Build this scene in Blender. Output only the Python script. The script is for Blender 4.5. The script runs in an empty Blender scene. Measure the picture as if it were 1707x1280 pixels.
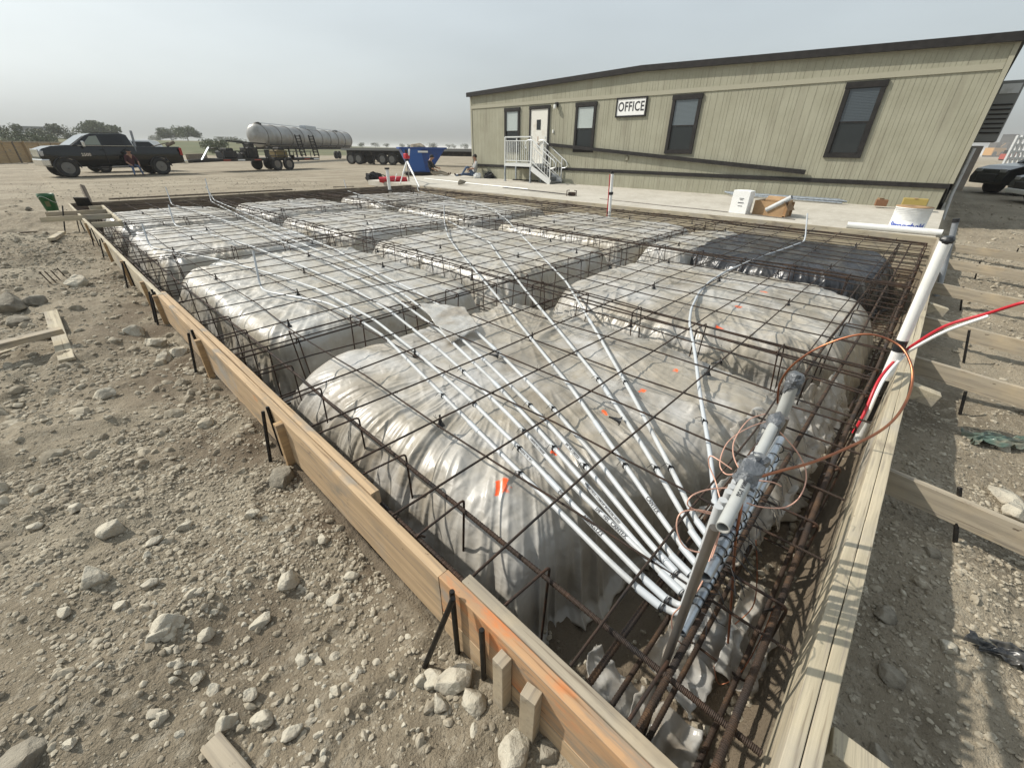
import bpy, bmesh, math, random
import numpy as np
from mathutils import Vector, Matrix, Euler

random.seed(7); RNG = np.random.default_rng(7)
SC = bpy.context.scene
COL = SC.collection

# ---------------------------------------------------------------- camera, sky, sun, exposure
PPX, PPY = 853.5, 640.0
VP1 = np.array([14., 240.]); VP2 = np.array([1604., 258.]); PP = np.array([PPX, PPY])
FPX = math.sqrt(-np.dot(VP1-PP, VP2-PP))
CAM_H = 1.26
def _u(v): return v/np.linalg.norm(v)
_ey = _u(np.array([*(VP1-PP), FPX])); _ex = _u(np.array([*(VP2-PP), FPX])); _ez = _u(np.cross(_ex, _ey))
if _ez[1] > 0: _ez = -_ez
ROT = np.array([_ex, _ey, _ez])          # world = ROT @ (right, down, forward)
CPOS = np.array([0, 0, CAM_H])
def ray(px, py): return ROT @ _u(np.array([px-PPX, py-PPY, FPX]))
def Zp(px, py, z): d = ray(px, py); return CPOS + d*((z-CAM_H)/d[2])      # survey: sight line met with a level plane
def Xp(px, py, X): d = ray(px, py); return CPOS + d*(X/d[0])
def Yp(px, py, Y): d = ray(px, py); return CPOS + d*(Y/d[1])
def Dp(px, py, D): d = ROT @ np.array([px-PPX, py-PPY, FPX])/FPX; return CPOS + d*D

cam = bpy.data.cameras.new('camera'); camo = bpy.data.objects.new('camera', cam); COL.objects.link(camo)
cam.sensor_width = 36; cam.lens = FPX/1707*36; cam.clip_start = .02; cam.clip_end = 6000
mw = Matrix.Identity(4)
for i in range(3):
    mw[i][0] = ROT[i][0]; mw[i][1] = -ROT[i][1]; mw[i][2] = -ROT[i][2]; mw[i][3] = CPOS[i]
camo.matrix_world = mw
SC.camera = camo

SUN_TO = Vector((-.18, .36, .35)).normalized()      # towards the sun
w = bpy.data.worlds.new('World'); SC.world = w; w.use_nodes = True
nt = w.node_tree; bg = nt.nodes['Background']
sky = nt.nodes.new('ShaderNodeTexSky'); sky.sky_type = 'NISHITA'; sky.sun_disc = False
sky.sun_elevation = math.asin(SUN_TO.z); sky.sun_rotation = math.atan2(SUN_TO.x, SUN_TO.y)
sky.air_density = 1.4; sky.dust_density = 7; sky.ozone_density = 1.5; sky.altitude = 200
hs = nt.nodes.new('ShaderNodeHueSaturation'); hs.inputs['Saturation'].default_value = .42
nt.links.new(sky.outputs[0], hs.inputs['Color']); gm = nt.nodes.new('ShaderNodeGamma'); gm.inputs[1].default_value = .38; nt.links.new(hs.outputs[0], gm.inputs[0])      # hazy sky: flatter than a clear one
gn = nt.nodes.new('ShaderNodeMixRGB'); gn.blend_type = 'MULTIPLY'; gn.inputs[0].default_value = 1; gn.inputs[2].default_value = (2.68, 2.92, 3.04, 1)
nt.links.new(gm.outputs[0], gn.inputs[1])
tcw = nt.nodes.new('ShaderNodeTexCoord'); mpw = nt.nodes.new('ShaderNodeMapping'); mpw.inputs['Scale'].default_value = (1.2, 1.2, 4.5); nt.links.new(tcw.outputs['Generated'], mpw.inputs[0])
nzw = nt.nodes.new('ShaderNodeTexNoise'); nzw.inputs['Scale'].default_value = 1.6; nzw.inputs['Detail'].default_value = 5; nt.links.new(mpw.outputs[0], nzw.inputs['Vector'])     # uneven high haze
mrw = nt.nodes.new('ShaderNodeMapRange'); mrw.inputs[1].default_value = .3; mrw.inputs[2].default_value = .7; mrw.inputs[3].default_value = .93; mrw.inputs[4].default_value = 1.06; nt.links.new(nzw.outputs[0], mrw.inputs[0])
gw = nt.nodes.new('ShaderNodeMixRGB'); gw.blend_type = 'MULTIPLY'; gw.inputs[0].default_value = 1; nt.links.new(gn.outputs[0], gw.inputs[1]); nt.links.new(mrw.outputs[0], gw.inputs[2]); nt.links.new(gw.outputs[0], bg.inputs[0])
bg.inputs[1].default_value = .15
sl = bpy.data.lights.new('sun', 'SUN'); so = bpy.data.objects.new('sun', sl); COL.objects.link(so)
sl.energy = 4.8; sl.angle = math.radians(.7); sl.color = (1, .94, .84)
so.rotation_euler = SUN_TO.to_track_quat('Z', 'Y').to_euler(); so.location = (-20, 30, 40)
SC.view_settings.view_transform = 'Standard'; SC.view_settings.look = 'None'
SC.view_settings.exposure = 0.0; SC.view_settings.gamma = 1
SC.render.engine = 'CYCLES'
SC.cycles.use_denoising = True
SC.cycles.max_bounces = 6; SC.cycles.transparent_max_bounces = 8
SC.cycles.volume_bounces = 1
SC.render.use_persistent_data = False

# ---------------------------------------------------------------- helpers
def _hash(ix, iy, iz, seed):
    h = (ix.astype(np.int64)*374761393 + iy.astype(np.int64)*668265263 + iz.astype(np.int64)*2147483647 + seed*1274126177) & 0xffffffff
    h = ((h ^ (h >> 13))*1274126177) & 0xffffffff
    h = ((h ^ (h >> 16))*2246822519) & 0xffffffff
    return ((h ^ (h >> 15)) & 0xffffff)/float(0xffffff)
def vn(x, y, z=0., seed=0):
    x = np.asarray(x, float); y = np.asarray(y, float); z = np.zeros_like(x)+z
    ix, iy, iz = np.floor(x), np.floor(y), np.floor(z)
    fx, fy, fz = x-ix, y-iy, z-iz
    fx, fy, fz = [t*t*t*(t*(t*6-15)+10) for t in (fx, fy, fz)]
    H = lambda a, b, c: _hash(ix+a, iy+b, iz+c, seed)
    r = 0
    for a, wx in ((0, 1-fx), (1, fx)):
        for b, wy in ((0, 1-fy), (1, fy)):
            for c, wz in ((0, 1-fz), (1, fz)):
                r = r + H(a, b, c)*wx*wy*wz
    return r
def fbm(x, y, z=0., seed=0, oct=4):
    r, a, f, t = 0, 1., 1., 0
    for o in range(oct):
        r = r + a*(vn(np.asarray(x)*f, np.asarray(y)*f, np.asarray(z)*f, seed+o*17)*2-1); t += a; a *= .5; f *= 2.03
    return r/t
def ridge(x, y, z=0., seed=0):
    return 1-np.abs(vn(x, y, z, seed)*2-1)*2
def sstep(a, b, x):
    t = np.clip((x-a)/(b-a), 0, 1); return t*t*(3-2*t)

def mesh_np(name, V, F, mat, smooth=True, parent=None):
    V = np.asarray(V, np.float32); F = np.asarray(F, np.int32); n = F.shape[1]
    me = bpy.data.meshes.new(name)
    me.vertices.add(len(V)); me.vertices.foreach_set('co', V.ravel())
    me.loops.add(F.size); me.loops.foreach_set('vertex_index', F.ravel())
    me.polygons.add(len(F)); me.polygons.foreach_set('loop_start', np.arange(0, F.size, n, dtype=np.int32))
    me.polygons.foreach_set('use_smooth', np.full(len(F), smooth))
    me.update(calc_edges=True); me.validate()
    if mat: me.materials.append(mat)
    o = bpy.data.objects.new(name, me); COL.objects.link(o)
    if parent: o.parent = parent
    return o
def gridF(nx, ny):
    i = np.arange(nx-1)[:, None]*ny + np.arange(ny-1)[None, :]
    return np.stack([i, i+ny, i+ny+1, i+1], -1).reshape(-1, 4)

class MB:
    def __init__(s): s.v = []; s.f = []; s.sm = []; s.mi = []; s.m = 0
    def _add(s, v, f, sm):
        b = len(s.v); s.v += [tuple(map(float, p)) for p in v]; s.f += [tuple(i+b for i in q) for q in f]
        s.sm += [sm]*len(f); s.mi += [s.m]*len(f)
    def box(s, c, d, rz=0, M=None):
        x, y, z = [k/2 for k in d]
        v = [Vector((a, b, e)) for a in (-x, x) for b in (-y, y) for e in (-z, z)]
        R = Matrix.Rotation(rz, 3, 'Z') if M is None else M
        v = [R @ p + Vector(c) for p in v]
        s._add(v, [(0, 1, 3, 2), (4, 6, 7, 5), (0, 4, 5, 1), (2, 3, 7, 6), (0, 2, 6, 4), (1, 5, 7, 3)], False); return s
    def bar(s, a, b, w, h, up=(0, 0, 1)):          # rectangular bar from a to b
        a, b = Vector(a), Vector(b); d = b-a; L = d.length; d.normalize()
        y = Vector(up).cross(d)
        if y.length < 1e-4: y = Vector((1, 0, 0)).cross(d)
        y.normalize(); z = d.cross(y)
        return s.box((a+b)/2, (L, w, h), M=Matrix((d, y, z)).transposed())
    def tube(s, P, r, n=8, caps=True, closed=False):
        P = [Vector(map(float, p)) for p in P]; m = len(P)
        rr = r if hasattr(r, '__len__') else [r]*m
        T = [((P[(i+1) % m] if closed else P[min(i+1, m-1)])-(P[i-1] if closed else P[max(i-1, 0)])).normalized() for i in range(m)]
        N = T[0].orthogonal().normalized(); v = []
        for i in range(m):
            if i:
                N = T[i-1].rotation_difference(T[i]) @ N
                N = (N-T[i]*N.dot(T[i])).normalized()
            B = T[i].cross(N)
            v += [P[i]+(N*math.cos(k*2*math.pi/n)+B*math.sin(k*2*math.pi/n))*rr[i] for k in range(n)]
        f = []
        for i in range(m if closed else m-1):
            j = (i+1) % m
            f += [(i*n+k, i*n+(k+1) % n, j*n+(k+1) % n, j*n+k) for k in range(n)]
        s._add(v, f, True)
        if caps and not closed:
            s._add(v[:n], [tuple(reversed(range(n)))], False); s._add(v[-n:], [tuple(range(n))], False)
        return s
    def cyl(s, a, b, r, n=16, r2=None): return s.tube([a, b], [r, r if r2 is None else r2], n)
    def pipe(s, P, r, th, n=16):                    # hollow pipe, open ends
        s.tube(P, r, n, caps=False)
        Pr = [Vector(p) for p in P]; s.tube(Pr[::-1], r-th, n, caps=False)
        for e, q in ((0, 1), (-1, -2)):
            t = (Pr[e]-Pr[q]).normalized(); N = t.orthogonal().normalized(); B = t.cross(N); v = []
            for k in range(n):
                c = N*math.cos(k*2*math.pi/n)+B*math.sin(k*2*math.pi/n); v += [Pr[e]+c*r, Pr[e]+c*(r-th)]
            s._add(v, [(2*k, 2*((k+1) % n), 2*((k+1) % n)+1, 2*k+1) for k in range(n)], False)
        return s
    def lathe(s, prof, n=24, M=None):               # prof [(r,z)...] about z
        v = []; m = len(prof)
        for r, z in prof:
            v += [Vector((r*math.cos(k*2*math.pi/n), r*math.sin(k*2*math.pi/n), z)) for k in range(n)]
        if M is not None: v = [M @ p for p in v]
        f = [(i*n+k, i*n+(k+1) % n, (i+1)*n+(k+1) % n, (i+1)*n+k) for i in range(m-1) for k in range(n)]
        s._add(v, f, True)
        if prof[0][0] > 1e-5: s._add(v[:n], [tuple(reversed(range(n)))], False)
        if prof[-1][0] > 1e-5: s._add(v[-n:], [tuple(range(n))], False)
        return s
    def prism(s, poly, y0, y1, M=None, top=None):   # poly in (x,z), extruded along y; top: taper fn (x,z,side)->y
        n = len(poly); v = []
        for sd, yy in ((0, y0), (1, y1)):
            for x, z in poly: v.append(Vector((x, top(x, z, sd) if top else yy, z)))
        if M is not None: v = [M @ p for p in v]
        f = [tuple(range(n)), tuple(reversed(range(n, 2*n)))]
        f += [(i, i+n, (i+1) % n+n, (i+1) % n) for i in range(n)]
        s._add(v, f, False); return s
    def quad(s, *p): s._add(p, [tuple(range(len(p)))], False); return s
    def build(s, name, mat, parent=None, loc=None, rot=None, bevel=0, tri=False, fixn=False):
        me = bpy.data.meshes.new(name); me.from_pydata(s.v, [], s.f)
        me.polygons.foreach_set('use_smooth', s.sm)
        for m in (mat if isinstance(mat, (list, tuple)) else [mat]): me.materials.append(m)
        me.polygons.foreach_set('material_index', s.mi); me.update()
        if fixn:
            bm = bmesh.new(); bm.from_mesh(me); bmesh.ops.recalc_face_normals(bm, faces=bm.faces); bm.to_mesh(me); bm.free()
        o = bpy.data.objects.new(name, me); COL.objects.link(o)
        if parent: o.parent = parent
        if loc is not None: o.location = loc
        if rot is not None: o.rotation_euler = rot
        if bevel:
            b = o.modifiers.new('bevel', 'BEVEL'); b.width = bevel; b.segments = 2; b.limit_method = 'ANGLE'
        return o

def tag(o, label, cat, group=None, kind=None):
    if label: o['label'] = label
    if cat: o['category'] = cat
    if group: o['group'] = group
    if kind: o['kind'] = kind
    return o
def empty(name, loc, rz=0, label=None, cat=None, group=None):
    o = bpy.data.objects.new(name, None); COL.objects.link(o); o.location = loc; o.rotation_euler = (0, 0, rz); o.empty_display_size = .1
    return tag(o, label, cat, group)
def copy_tree(o, parent=None):
    c = o.copy(); COL.objects.link(c)
    if parent: c.parent = parent
    for ch in list(o.children): copy_tree(ch, c)
    return c
def along(a, b):                                    # location and rotation so that local +X runs a -> b
    a, b = Vector(a), Vector(b); d = b-a
    return a, d.to_track_quat('X', 'Z').to_euler(), d.length
def text_mesh(name, body, size, mat, parent=None, ext=.001, bold=0.0, space=1.0, shear=0):
    c = bpy.data.curves.new(name, 'FONT'); c.body = body; c.size = size; c.extrude = ext; c.align_x = 'CENTER'; c.align_y = 'CENTER'
    c.offset = bold; c.space_character = space; c.shear = shear; c.resolution_u = 3
    t = bpy.data.objects.new(name, c); COL.objects.link(t)
    dg = bpy.context.evaluated_depsgraph_get(); me = bpy.data.meshes.new_from_object(t.evaluated_get(dg))
    bpy.data.objects.remove(t); bpy.data.curves.remove(c)
    me.materials.clear(); me.materials.append(mat)
    o = bpy.data.objects.new(name, me); COL.objects.link(o)
    if parent: o.parent = parent
    return o

# ---------------------------------------------------------------- materials
def M(name, col, rough=.8, metal=0, col2=None, scale=4, lo=.4, hi=.6, detail=4, stretch=None, bump=None, coat=0, spots=None,
      layers=(), spec=.5, trans=0, emit=None):
    m = bpy.data.materials.new(name); m.use_nodes = True; t = m.node_tree; N = t.nodes; L = t.links
    b = N['Principled BSDF']
    b.inputs['Roughness'].default_value = rough; b.inputs['Metallic'].default_value = metal
    b.inputs['Specular IOR Level'].default_value = spec; b.inputs['Coat Weight'].default_value = coat; b.inputs['Coat Roughness'].default_value = .28 if bump and coat else .03
    b.inputs['Transmission Weight'].default_value = trans
    tc = N.new('ShaderNodeTexCoord'); vec = tc.outputs['Object']
    def mapped(st):
        if not st: return vec
        mp = N.new('ShaderNodeMapping'); mp.inputs['Scale'].default_value = st; L.new(vec, mp.inputs[0]); return mp.outputs[0]
    cur = None
    def colsock(c):
        return c
    base = N.new('ShaderNodeRGB'); base.outputs[0].default_value = (*col, 1); cur = base.outputs[0]
    lay = list(layers)
    if col2: lay = [(col2, scale, lo, hi, detail, stretch)]+lay
    for (c2, sc, l0, h0, de, st) in lay:
        nz = N.new('ShaderNodeTexNoise'); nz.inputs['Scale'].default_value = sc; nz.inputs['Detail'].default_value = de; nz.inputs['Roughness'].default_value = .6
        L.new(mapped(st), nz.inputs['Vector'])
        mr = N.new('ShaderNodeMapRange'); mr.inputs[1].default_value = l0; mr.inputs[2].default_value = h0; L.new(nz.outputs[0], mr.inputs[0])
        mx = N.new('ShaderNodeMixRGB'); mx.inputs[2].default_value = (*c2, 1)
        L.new(mr.outputs[0], mx.inputs[0]); L.new(cur, mx.inputs[1]); cur = mx.outputs[0]
    for (*pos, r, c2) in (spots or ()):
        nz = N.new('ShaderNodeTexNoise'); nz.inputs['Scale'].default_value = 22; L.new(vec, nz.inputs['Vector'])
        vs = N.new('ShaderNodeVectorMath'); vs.operation = 'SCALE'; vs.inputs['Scale'].default_value = .10; L.new(nz.outputs['Color'], vs.inputs[0])
        va_ = N.new('ShaderNodeVectorMath'); va_.operation = 'ADD'; L.new(vec, va_.inputs[0]); L.new(vs.outputs[0], va_.inputs[1])
        va = N.new('ShaderNodeVectorMath'); va.operation = 'MULTIPLY'; va.inputs[1].default_value = (1, 1, 0); L.new(va_.outputs[0], va.inputs[0])
        vd = N.new('ShaderNodeVectorMath'); vd.operation = 'DISTANCE'; vd.inputs[1].default_value = (pos[0]+.05, pos[1]+.05, 0); L.new(va.outputs[0], vd.inputs[0])
        mr = N.new('ShaderNodeMapRange'); mr.inputs[1].default_value = r*1.5; mr.inputs[2].default_value = r*1.0; L.new(vd.outputs['Value'], mr.inputs[0])
        mx = N.new('ShaderNodeMixRGB'); mx.inputs[2].default_value = (*c2, 1)
        L.new(mr.outputs[0], mx.inputs[0]); L.new(cur, mx.inputs[1]); cur = mx.outputs[0]
    L.new(cur, b.inputs['Base Color'])
    hgt = None
    for (sc, stn, dist, st, kind) in (bump or ()):
        if kind == 'wave':
            nz = N.new('ShaderNodeTexWave'); nz.wave_type = 'BANDS'; nz.bands_direction = 'X'; nz.inputs['Scale'].default_value = sc; nz.inputs['Distortion'].default_value = 0
        elif kind == 'voro':
            nz = N.new('ShaderNodeTexVoronoi'); nz.inputs['Scale'].default_value = sc
        elif kind == 's':                           # film creases: few octaves, domain warped
            nz = N.new('ShaderNodeTexNoise'); nz.inputs['Scale'].default_value = sc; nz.inputs['Detail'].default_value = 1.2; nz.inputs['Roughness'].default_value = .45; nz.inputs['Distortion'].default_value = .8
        else:
            nz = N.new('ShaderNodeTexNoise'); nz.inputs['Scale'].default_value = sc; nz.inputs['Detail'].default_value = 5; nz.inputs['Roughness'].default_value = .65
        L.new(mapped(st), nz.inputs['Vector'])
        bp = N.new('ShaderNodeBump'); bp.inputs['Strength'].default_value = stn; bp.inputs['Distance'].default_value = dist
        L.new(nz.outputs[0], bp.inputs['Height'])
        if hgt: L.new(hgt, bp.inputs['Normal'])
        hgt = bp.outputs[0]
    if hgt: L.new(hgt, b.inputs['Normal'])
    return m

dirt_layers = [((.30, .257, .19), .55, .42, .62, 5, None), ((.135, .112, .08), 1.7, .55, .74, 6, None), ((.335, .295, .228), 23, .52, .68, 5, None), ((.10, .083, .06), 61, .56, .72, 4, None), ((.33, .29, .22), 1, .52, .66, 4, (.10, .8, 1))]
m_dirt = M('dry caliche dirt', (.222, .186, .134), .95, layers=dirt_layers, bump=[(30, .8, .020, None, 'n'), (120, .7, .006, None, 'n')], spec=.2)
m_rock = M('limestone', (.46, .425, .345), .93, col2=(.34, .30, .235), scale=9, lo=.42, hi=.62, bump=[(16, .9, .03, None, 'voro'), (60, .8, .012, None, 'n')], spec=.2, layers=[((.48, .44, .36), 30, .56, .7, 4, None)])
m_gravel = M('gravel', (.34, .30, .23), .95, col2=(.21, .18, .135), scale=5, lo=.4, hi=.6, spec=.2, layers=[((.43, .39, .31), 31, .5, .66, 3, None)])
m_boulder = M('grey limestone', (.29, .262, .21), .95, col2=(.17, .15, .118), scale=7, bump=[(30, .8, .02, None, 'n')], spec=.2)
m_conc = M('concrete', (.46, .43, .37), .9, col2=(.38, .35, .295), scale=1.1, lo=.38, hi=.66, layers=[((.51, .485, .425), 7, .5, .72, 5, None), ((.34, .30, .24), 2.3, .66, .78, 6, None)], bump=[(90, .25, .004, None, 'n')], spec=.25)
# damp soil and painted slope shade in the washed out strip along left form
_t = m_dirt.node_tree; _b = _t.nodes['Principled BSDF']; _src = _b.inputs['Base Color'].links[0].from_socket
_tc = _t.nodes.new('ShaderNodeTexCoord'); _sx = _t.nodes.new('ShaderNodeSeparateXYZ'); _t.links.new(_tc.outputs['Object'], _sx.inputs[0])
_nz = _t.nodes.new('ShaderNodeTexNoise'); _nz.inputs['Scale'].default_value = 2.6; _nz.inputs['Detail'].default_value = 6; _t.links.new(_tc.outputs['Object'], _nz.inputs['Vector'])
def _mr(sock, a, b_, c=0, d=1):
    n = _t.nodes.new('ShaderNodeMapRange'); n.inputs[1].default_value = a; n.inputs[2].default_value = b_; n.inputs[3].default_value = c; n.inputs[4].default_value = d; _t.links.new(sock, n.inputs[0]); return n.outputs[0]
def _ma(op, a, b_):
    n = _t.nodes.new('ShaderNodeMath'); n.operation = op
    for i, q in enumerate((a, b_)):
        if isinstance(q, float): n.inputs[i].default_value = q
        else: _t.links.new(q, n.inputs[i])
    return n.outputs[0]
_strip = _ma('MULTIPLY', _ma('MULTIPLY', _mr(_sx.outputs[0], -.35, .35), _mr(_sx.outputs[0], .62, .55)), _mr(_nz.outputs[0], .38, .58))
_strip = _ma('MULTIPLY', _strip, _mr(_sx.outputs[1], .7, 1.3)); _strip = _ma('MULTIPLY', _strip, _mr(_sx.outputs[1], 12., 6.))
_pit = _ma('MULTIPLY', _mr(_sx.outputs[2], -.50, -.60), .85); _fac = _ma('MAXIMUM', _strip, _pit)  # soil colour turns darker brown towards the trench floor
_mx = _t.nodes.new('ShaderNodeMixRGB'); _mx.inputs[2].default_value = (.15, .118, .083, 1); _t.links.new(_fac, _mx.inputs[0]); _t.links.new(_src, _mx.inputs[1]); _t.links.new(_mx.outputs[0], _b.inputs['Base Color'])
def wood(name, c, c2, c3, more=(), rough=.8):
    return M(name, c, rough, layers=[(c2, 1, .42, .56, 5, (1.1, 30, 30)), (c3, 1, .54, .66, 4, (2.2, 75, 75)), ((c[0]*.5, c[1]*.47, c[2]*.45), 1, .62, .70, 4, (1.6, 44, 44)), ((c[0]*.35, c[1]*.32, c[2]*.30), 1, .70, .74, 3, (14, 30, 30)), ((.24, .20, .15), 1, .56, .66, 5, (2.2, 6, 6)), ((.16, .13, .10), 1, .66, .72, 5, (5, 11, 11)), *more], bump=[(1, .35, .004, (4, 90, 90), 'n')], spec=.25)
m_wfresh = wood('form lumber', (.465, .335, .205), (.375, .27, .165), (.29, .22, .15), [((.30, .27, .23), 2.2, .56, .72, 5, None), ((.52, .19, .06), 3.1, .69, .76, 4, (1, 2, 2))])
m_worange = wood('form lumber with orange overspray', (.47, .285, .15), (.38, .24, .14), (.30, .22, .15), [((.62, .17, .035), 2.6, .50, .66, 5, (1.2, 3, 1.6)), ((.32, .27, .22), 4, .62, .74, 5, None)])
m_wgrey = wood('weathered lumber', (.36, .31, .235), (.29, .25, .19), (.22, .19, .15), [((.42, .34, .23), 2.5, .5, .7, 5, None)])
m_wpale = wood('pale lumber', (.46, .40, .29), (.38, .33, .235), (.30, .26, .20), [((.33, .30, .25), 2, .5, .7, 5, None)])
m_wdark = wood('old dark lumber', (.17, .135, .10), (.12, .095, .07), (.09, .075, .06))
m_wstake = wood('sawn stake', (.42, .285, .15), (.33, .22, .12), (.25, .17, .1))
m_rebar = M('rusty rebar', (.054, .036, .026), .7, .3, col2=(.085, .045, .026), scale=9, lo=.50, hi=.72, bump=[(30, .9, .003, (2.2, 1, 1), 'wave')], layers=[((.025, .022, .021), 4, .5, .65, 3, None)])
m_rebarR = M('rebar with heavy rust', (.062, .039, .026), .8, .2, col2=(.125, .070, .036), scale=14, lo=.48, hi=.68, bump=[(26, 1, .004, (2, 1, 1), 'wave')], layers=[((.04, .03, .025), 5, .5, .65, 3, None)])
m_steel = M('dark bent steel', (.030, .025, .022), .6, .5, col2=(.075, .04, .025), scale=15)
m_pin = M('black steel pin', (.012, .012, .012), .5, .6, col2=(.03, .025, .02), scale=20)
PLB = [(4.5, .7, .05, (1, .35, .6), 's'), (9, .65, .03, (.4, 1, .5), 's'), (21, .5, .012, (1, .5, 1), 's')]
def plastic(name, spots=(), c=(.40, .39, .365), dusty=(.32, .285, .225), clear=(.20, .172, .132), r=.50, lo=.46):
    return M(name, c, r, layers=[(dusty, 1.3, .36, .60, 5, None), (clear, 1.7, lo+.04, lo+.26, 4, None), ((.45, .44, .42), 2.6, .54, .74, 3, (1, .6, 1)), ((.29, .25, .185), 4, .60, .80, 4, None)], bump=PLB, spec=.40, spots=spots, coat=.42)
m_black = M('black plastic sheeting', (.022, .023, .027), .32, col2=(.10, .095, .085), scale=2.2, lo=.52, hi=.75, bump=PLB, spec=.6)
m_flap = M('clear plastic sheeting', (.52, .51, .48), .25, col2=(.38, .34, .28), scale=4, bump=PLB, spec=.6)
_n = m_flap.node_tree; _o = _n.nodes['Material Output']; _p = _n.nodes['Principled BSDF']
_t = _n.nodes.new('ShaderNodeBsdfTransparent'); _x = _n.nodes.new('ShaderNodeMixShader'); _x.inputs[0].default_value = .62
_n.links.new(_t.outputs[0], _x.inputs[1]); _n.links.new(_p.outputs[0], _x.inputs[2]); _n.links.new(_x.outputs[0], _o.inputs['Surface'])
m_pvc = M('grey white pvc', (.47, .485, .49), .38, col2=(.37, .375, .37), scale=7, lo=.45, hi=.7, spec=.5)
m_pvcr = M('dusty pvc', (.40, .41, .395), .42, col2=(.34, .34, .32), scale=6)
m_pvcw = M('white pvc', (.76, .76, .73), .35, col2=(.68, .67, .63), scale=5, lo=.5, hi=.7)
m_pvcg = M('grey pvc', (.27, .29, .31), .45, col2=(.20, .21, .22), scale=6)
m_bell = M('conduit coupling', (.44, .465, .485), .42)
m_galv = M('galvanised conduit', (.46, .50, .54), .32, .75, col2=(.34, .37, .40), scale=11)
m_galvd = M('dull steel conduit', (.19, .18, .165), .45, .7, col2=(.17, .15, .13), scale=8)
m_tape = M('silver duct tape', (.13, .138, .148), .33, .25, bump=[(40, .9, .01, None, 'n')])
m_btape = M('black tape', (.012, .012, .013), .4)
m_tie = M('black nylon', (.010, .010, .011), .5)
m_copper = M('copper wire', (.42, .17, .085), .35, .85, col2=(.25, .10, .06), scale=6)
m_wirepink = M('pale copper strand', (.62, .36, .27), .45, .25)
m_red = M('red pex tube', (.46, .018, .03), .35)
m_ink = M('printed ink', (.03, .03, .035), .6)
m_blackp = M('black plastic', (.012, .012, .013), .45)
m_side = M('tan painted siding', (.325, .315, .24), .8, col2=(.285, .275, .205), scale=1.3, lo=.4, hi=.65, bump=[(1, .5, .004, (30, 30, 4), 'n'), (140, .3, .002, None, 'n')], spec=.3, layers=[((.24, .225, .17), 1, .52, .74, 4, (3, 3, .35))])
m_trim = M('tan painted trim', (.335, .32, .245), .75, spec=.3, bump=[(60, .2, .002, None, 'n')])
m_dark = M('dark brown trim paint', (.014, .013, .0125), .7, col2=(.022, .020, .019), scale=6, spec=.25)
m_roof = M('roof membrane', (.05, .05, .05), .8)
m_glass = M('window glass', (.022, .026, .027), .06, spec=.4)
m_blind = M('closed mini blind', (.42, .44, .41), .5, bump=[(1, .5, .01, (1, 1, 28), 'n')])
m_door = M('white steel door', (.66, .64, .58), .5, col2=(.55, .50, .42), scale=3, lo=.55, hi=.75)
m_rust = M('rust stain', (.32, .15, .06), .9)
m_alu = M('aluminium rail', (.66, .67, .66), .38, .35)
m_tread = M('steel step tread', (.21, .22, .22), .5, .5, col2=(.15, .15, .15), scale=9)
m_white = M('white paint', (.78, .78, .76), .5)
m_bag = M('white paper bag', (.76, .76, .74), .6, bump=[(8, .3, .02, None, 'n')])
m_card = M('cardboard', (.34, .215, .11), .85, col2=(.28, .175, .09), scale=5)
m_cardin = M('cardboard inside', (.22, .14, .075), .9)
m_blue = M('blue painted steel', (.012, .06, .26), .45, col2=(.02, .05, .17), scale=3, lo=.5, hi=.7)
m_ltblue = M('blue ink', (.02, .07, .42), .5)
m_paint = M('black truck paint', (.003, .004, .004), .12, spec=.5)
m_silver = M('chrome', (.62, .62, .60), .18, .95)
m_lens = M('headlamp lens', (.40, .40, .40), .12, .3)
m_tail = M('tail lamp lens', (.30, .012, .012), .2)
m_tyre = M('tyre rubber', (.014, .014, .014), .8, col2=(.05, .045, .035), scale=4, lo=.5, hi=.75)
m_rim = M('alloy wheel', (.16, .16, .155), .35, .7)
m_vglass = M('vehicle glass', (.006, .007, .008), .08, spec=.35)
m_tank = M('brushed steel tank', (.33, .325, .31), .42, .4, col2=(.22, .21, .19), scale=.8, lo=.4, hi=.65, layers=[((.26, .22, .18), 1, .58, .75, 4, (.6, .6, .25))])
m_frame = M('dark trailer frame', (.012, .011, .0105), .6, .2, col2=(.07, .055, .04), scale=3, lo=.5, hi=.7)
m_yel = M('yellow equipment paint', (.40, .20, .03), .5)
m_orange = M('orange marking', (.75, .12, .015), .6)
m_green = M('green plastic bucket', (.008, .085, .022), .4)
m_denim = M('blue jeans', (.075, .11, .18), .9); m_shirt = M('grey tee shirt', (.30, .30, .29), .9); m_dshirt = M('dark red shirt', (.06, .016, .02), .9)
m_skin = M('skin', (.33, .18, .115), .6); m_boot = M('brown work boot', (.07, .045, .03), .8); m_black_cloth = M('black cloth', (.012, .012, .014), .9); m_hair = M('dark hair', (.015, .011, .009), .7)
m_khaki = M('khaki trousers', (.25, .215, .16), .9)
m_leaf = [M('olive oak leaves', (.055, .075, .03), .7, col2=(.09, .11, .045), scale=.6), M('grey green leaves', (.07, .085, .05), .7, col2=(.11, .12, .065), scale=.5)]
m_bark = M('bark', (.09, .075, .06), .9)
m_grass = M('dry grass hill', (.105, .115, .062), .95, col2=(.145, .137, .08), scale=.05, layers=[((.06, .075, .038), .11, .55, .7, 5, None)], spec=.1)
m_fence = wood('plywood hoarding', (.42, .30, .16), (.34, .24, .13), (.28, .2, .12))

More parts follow.
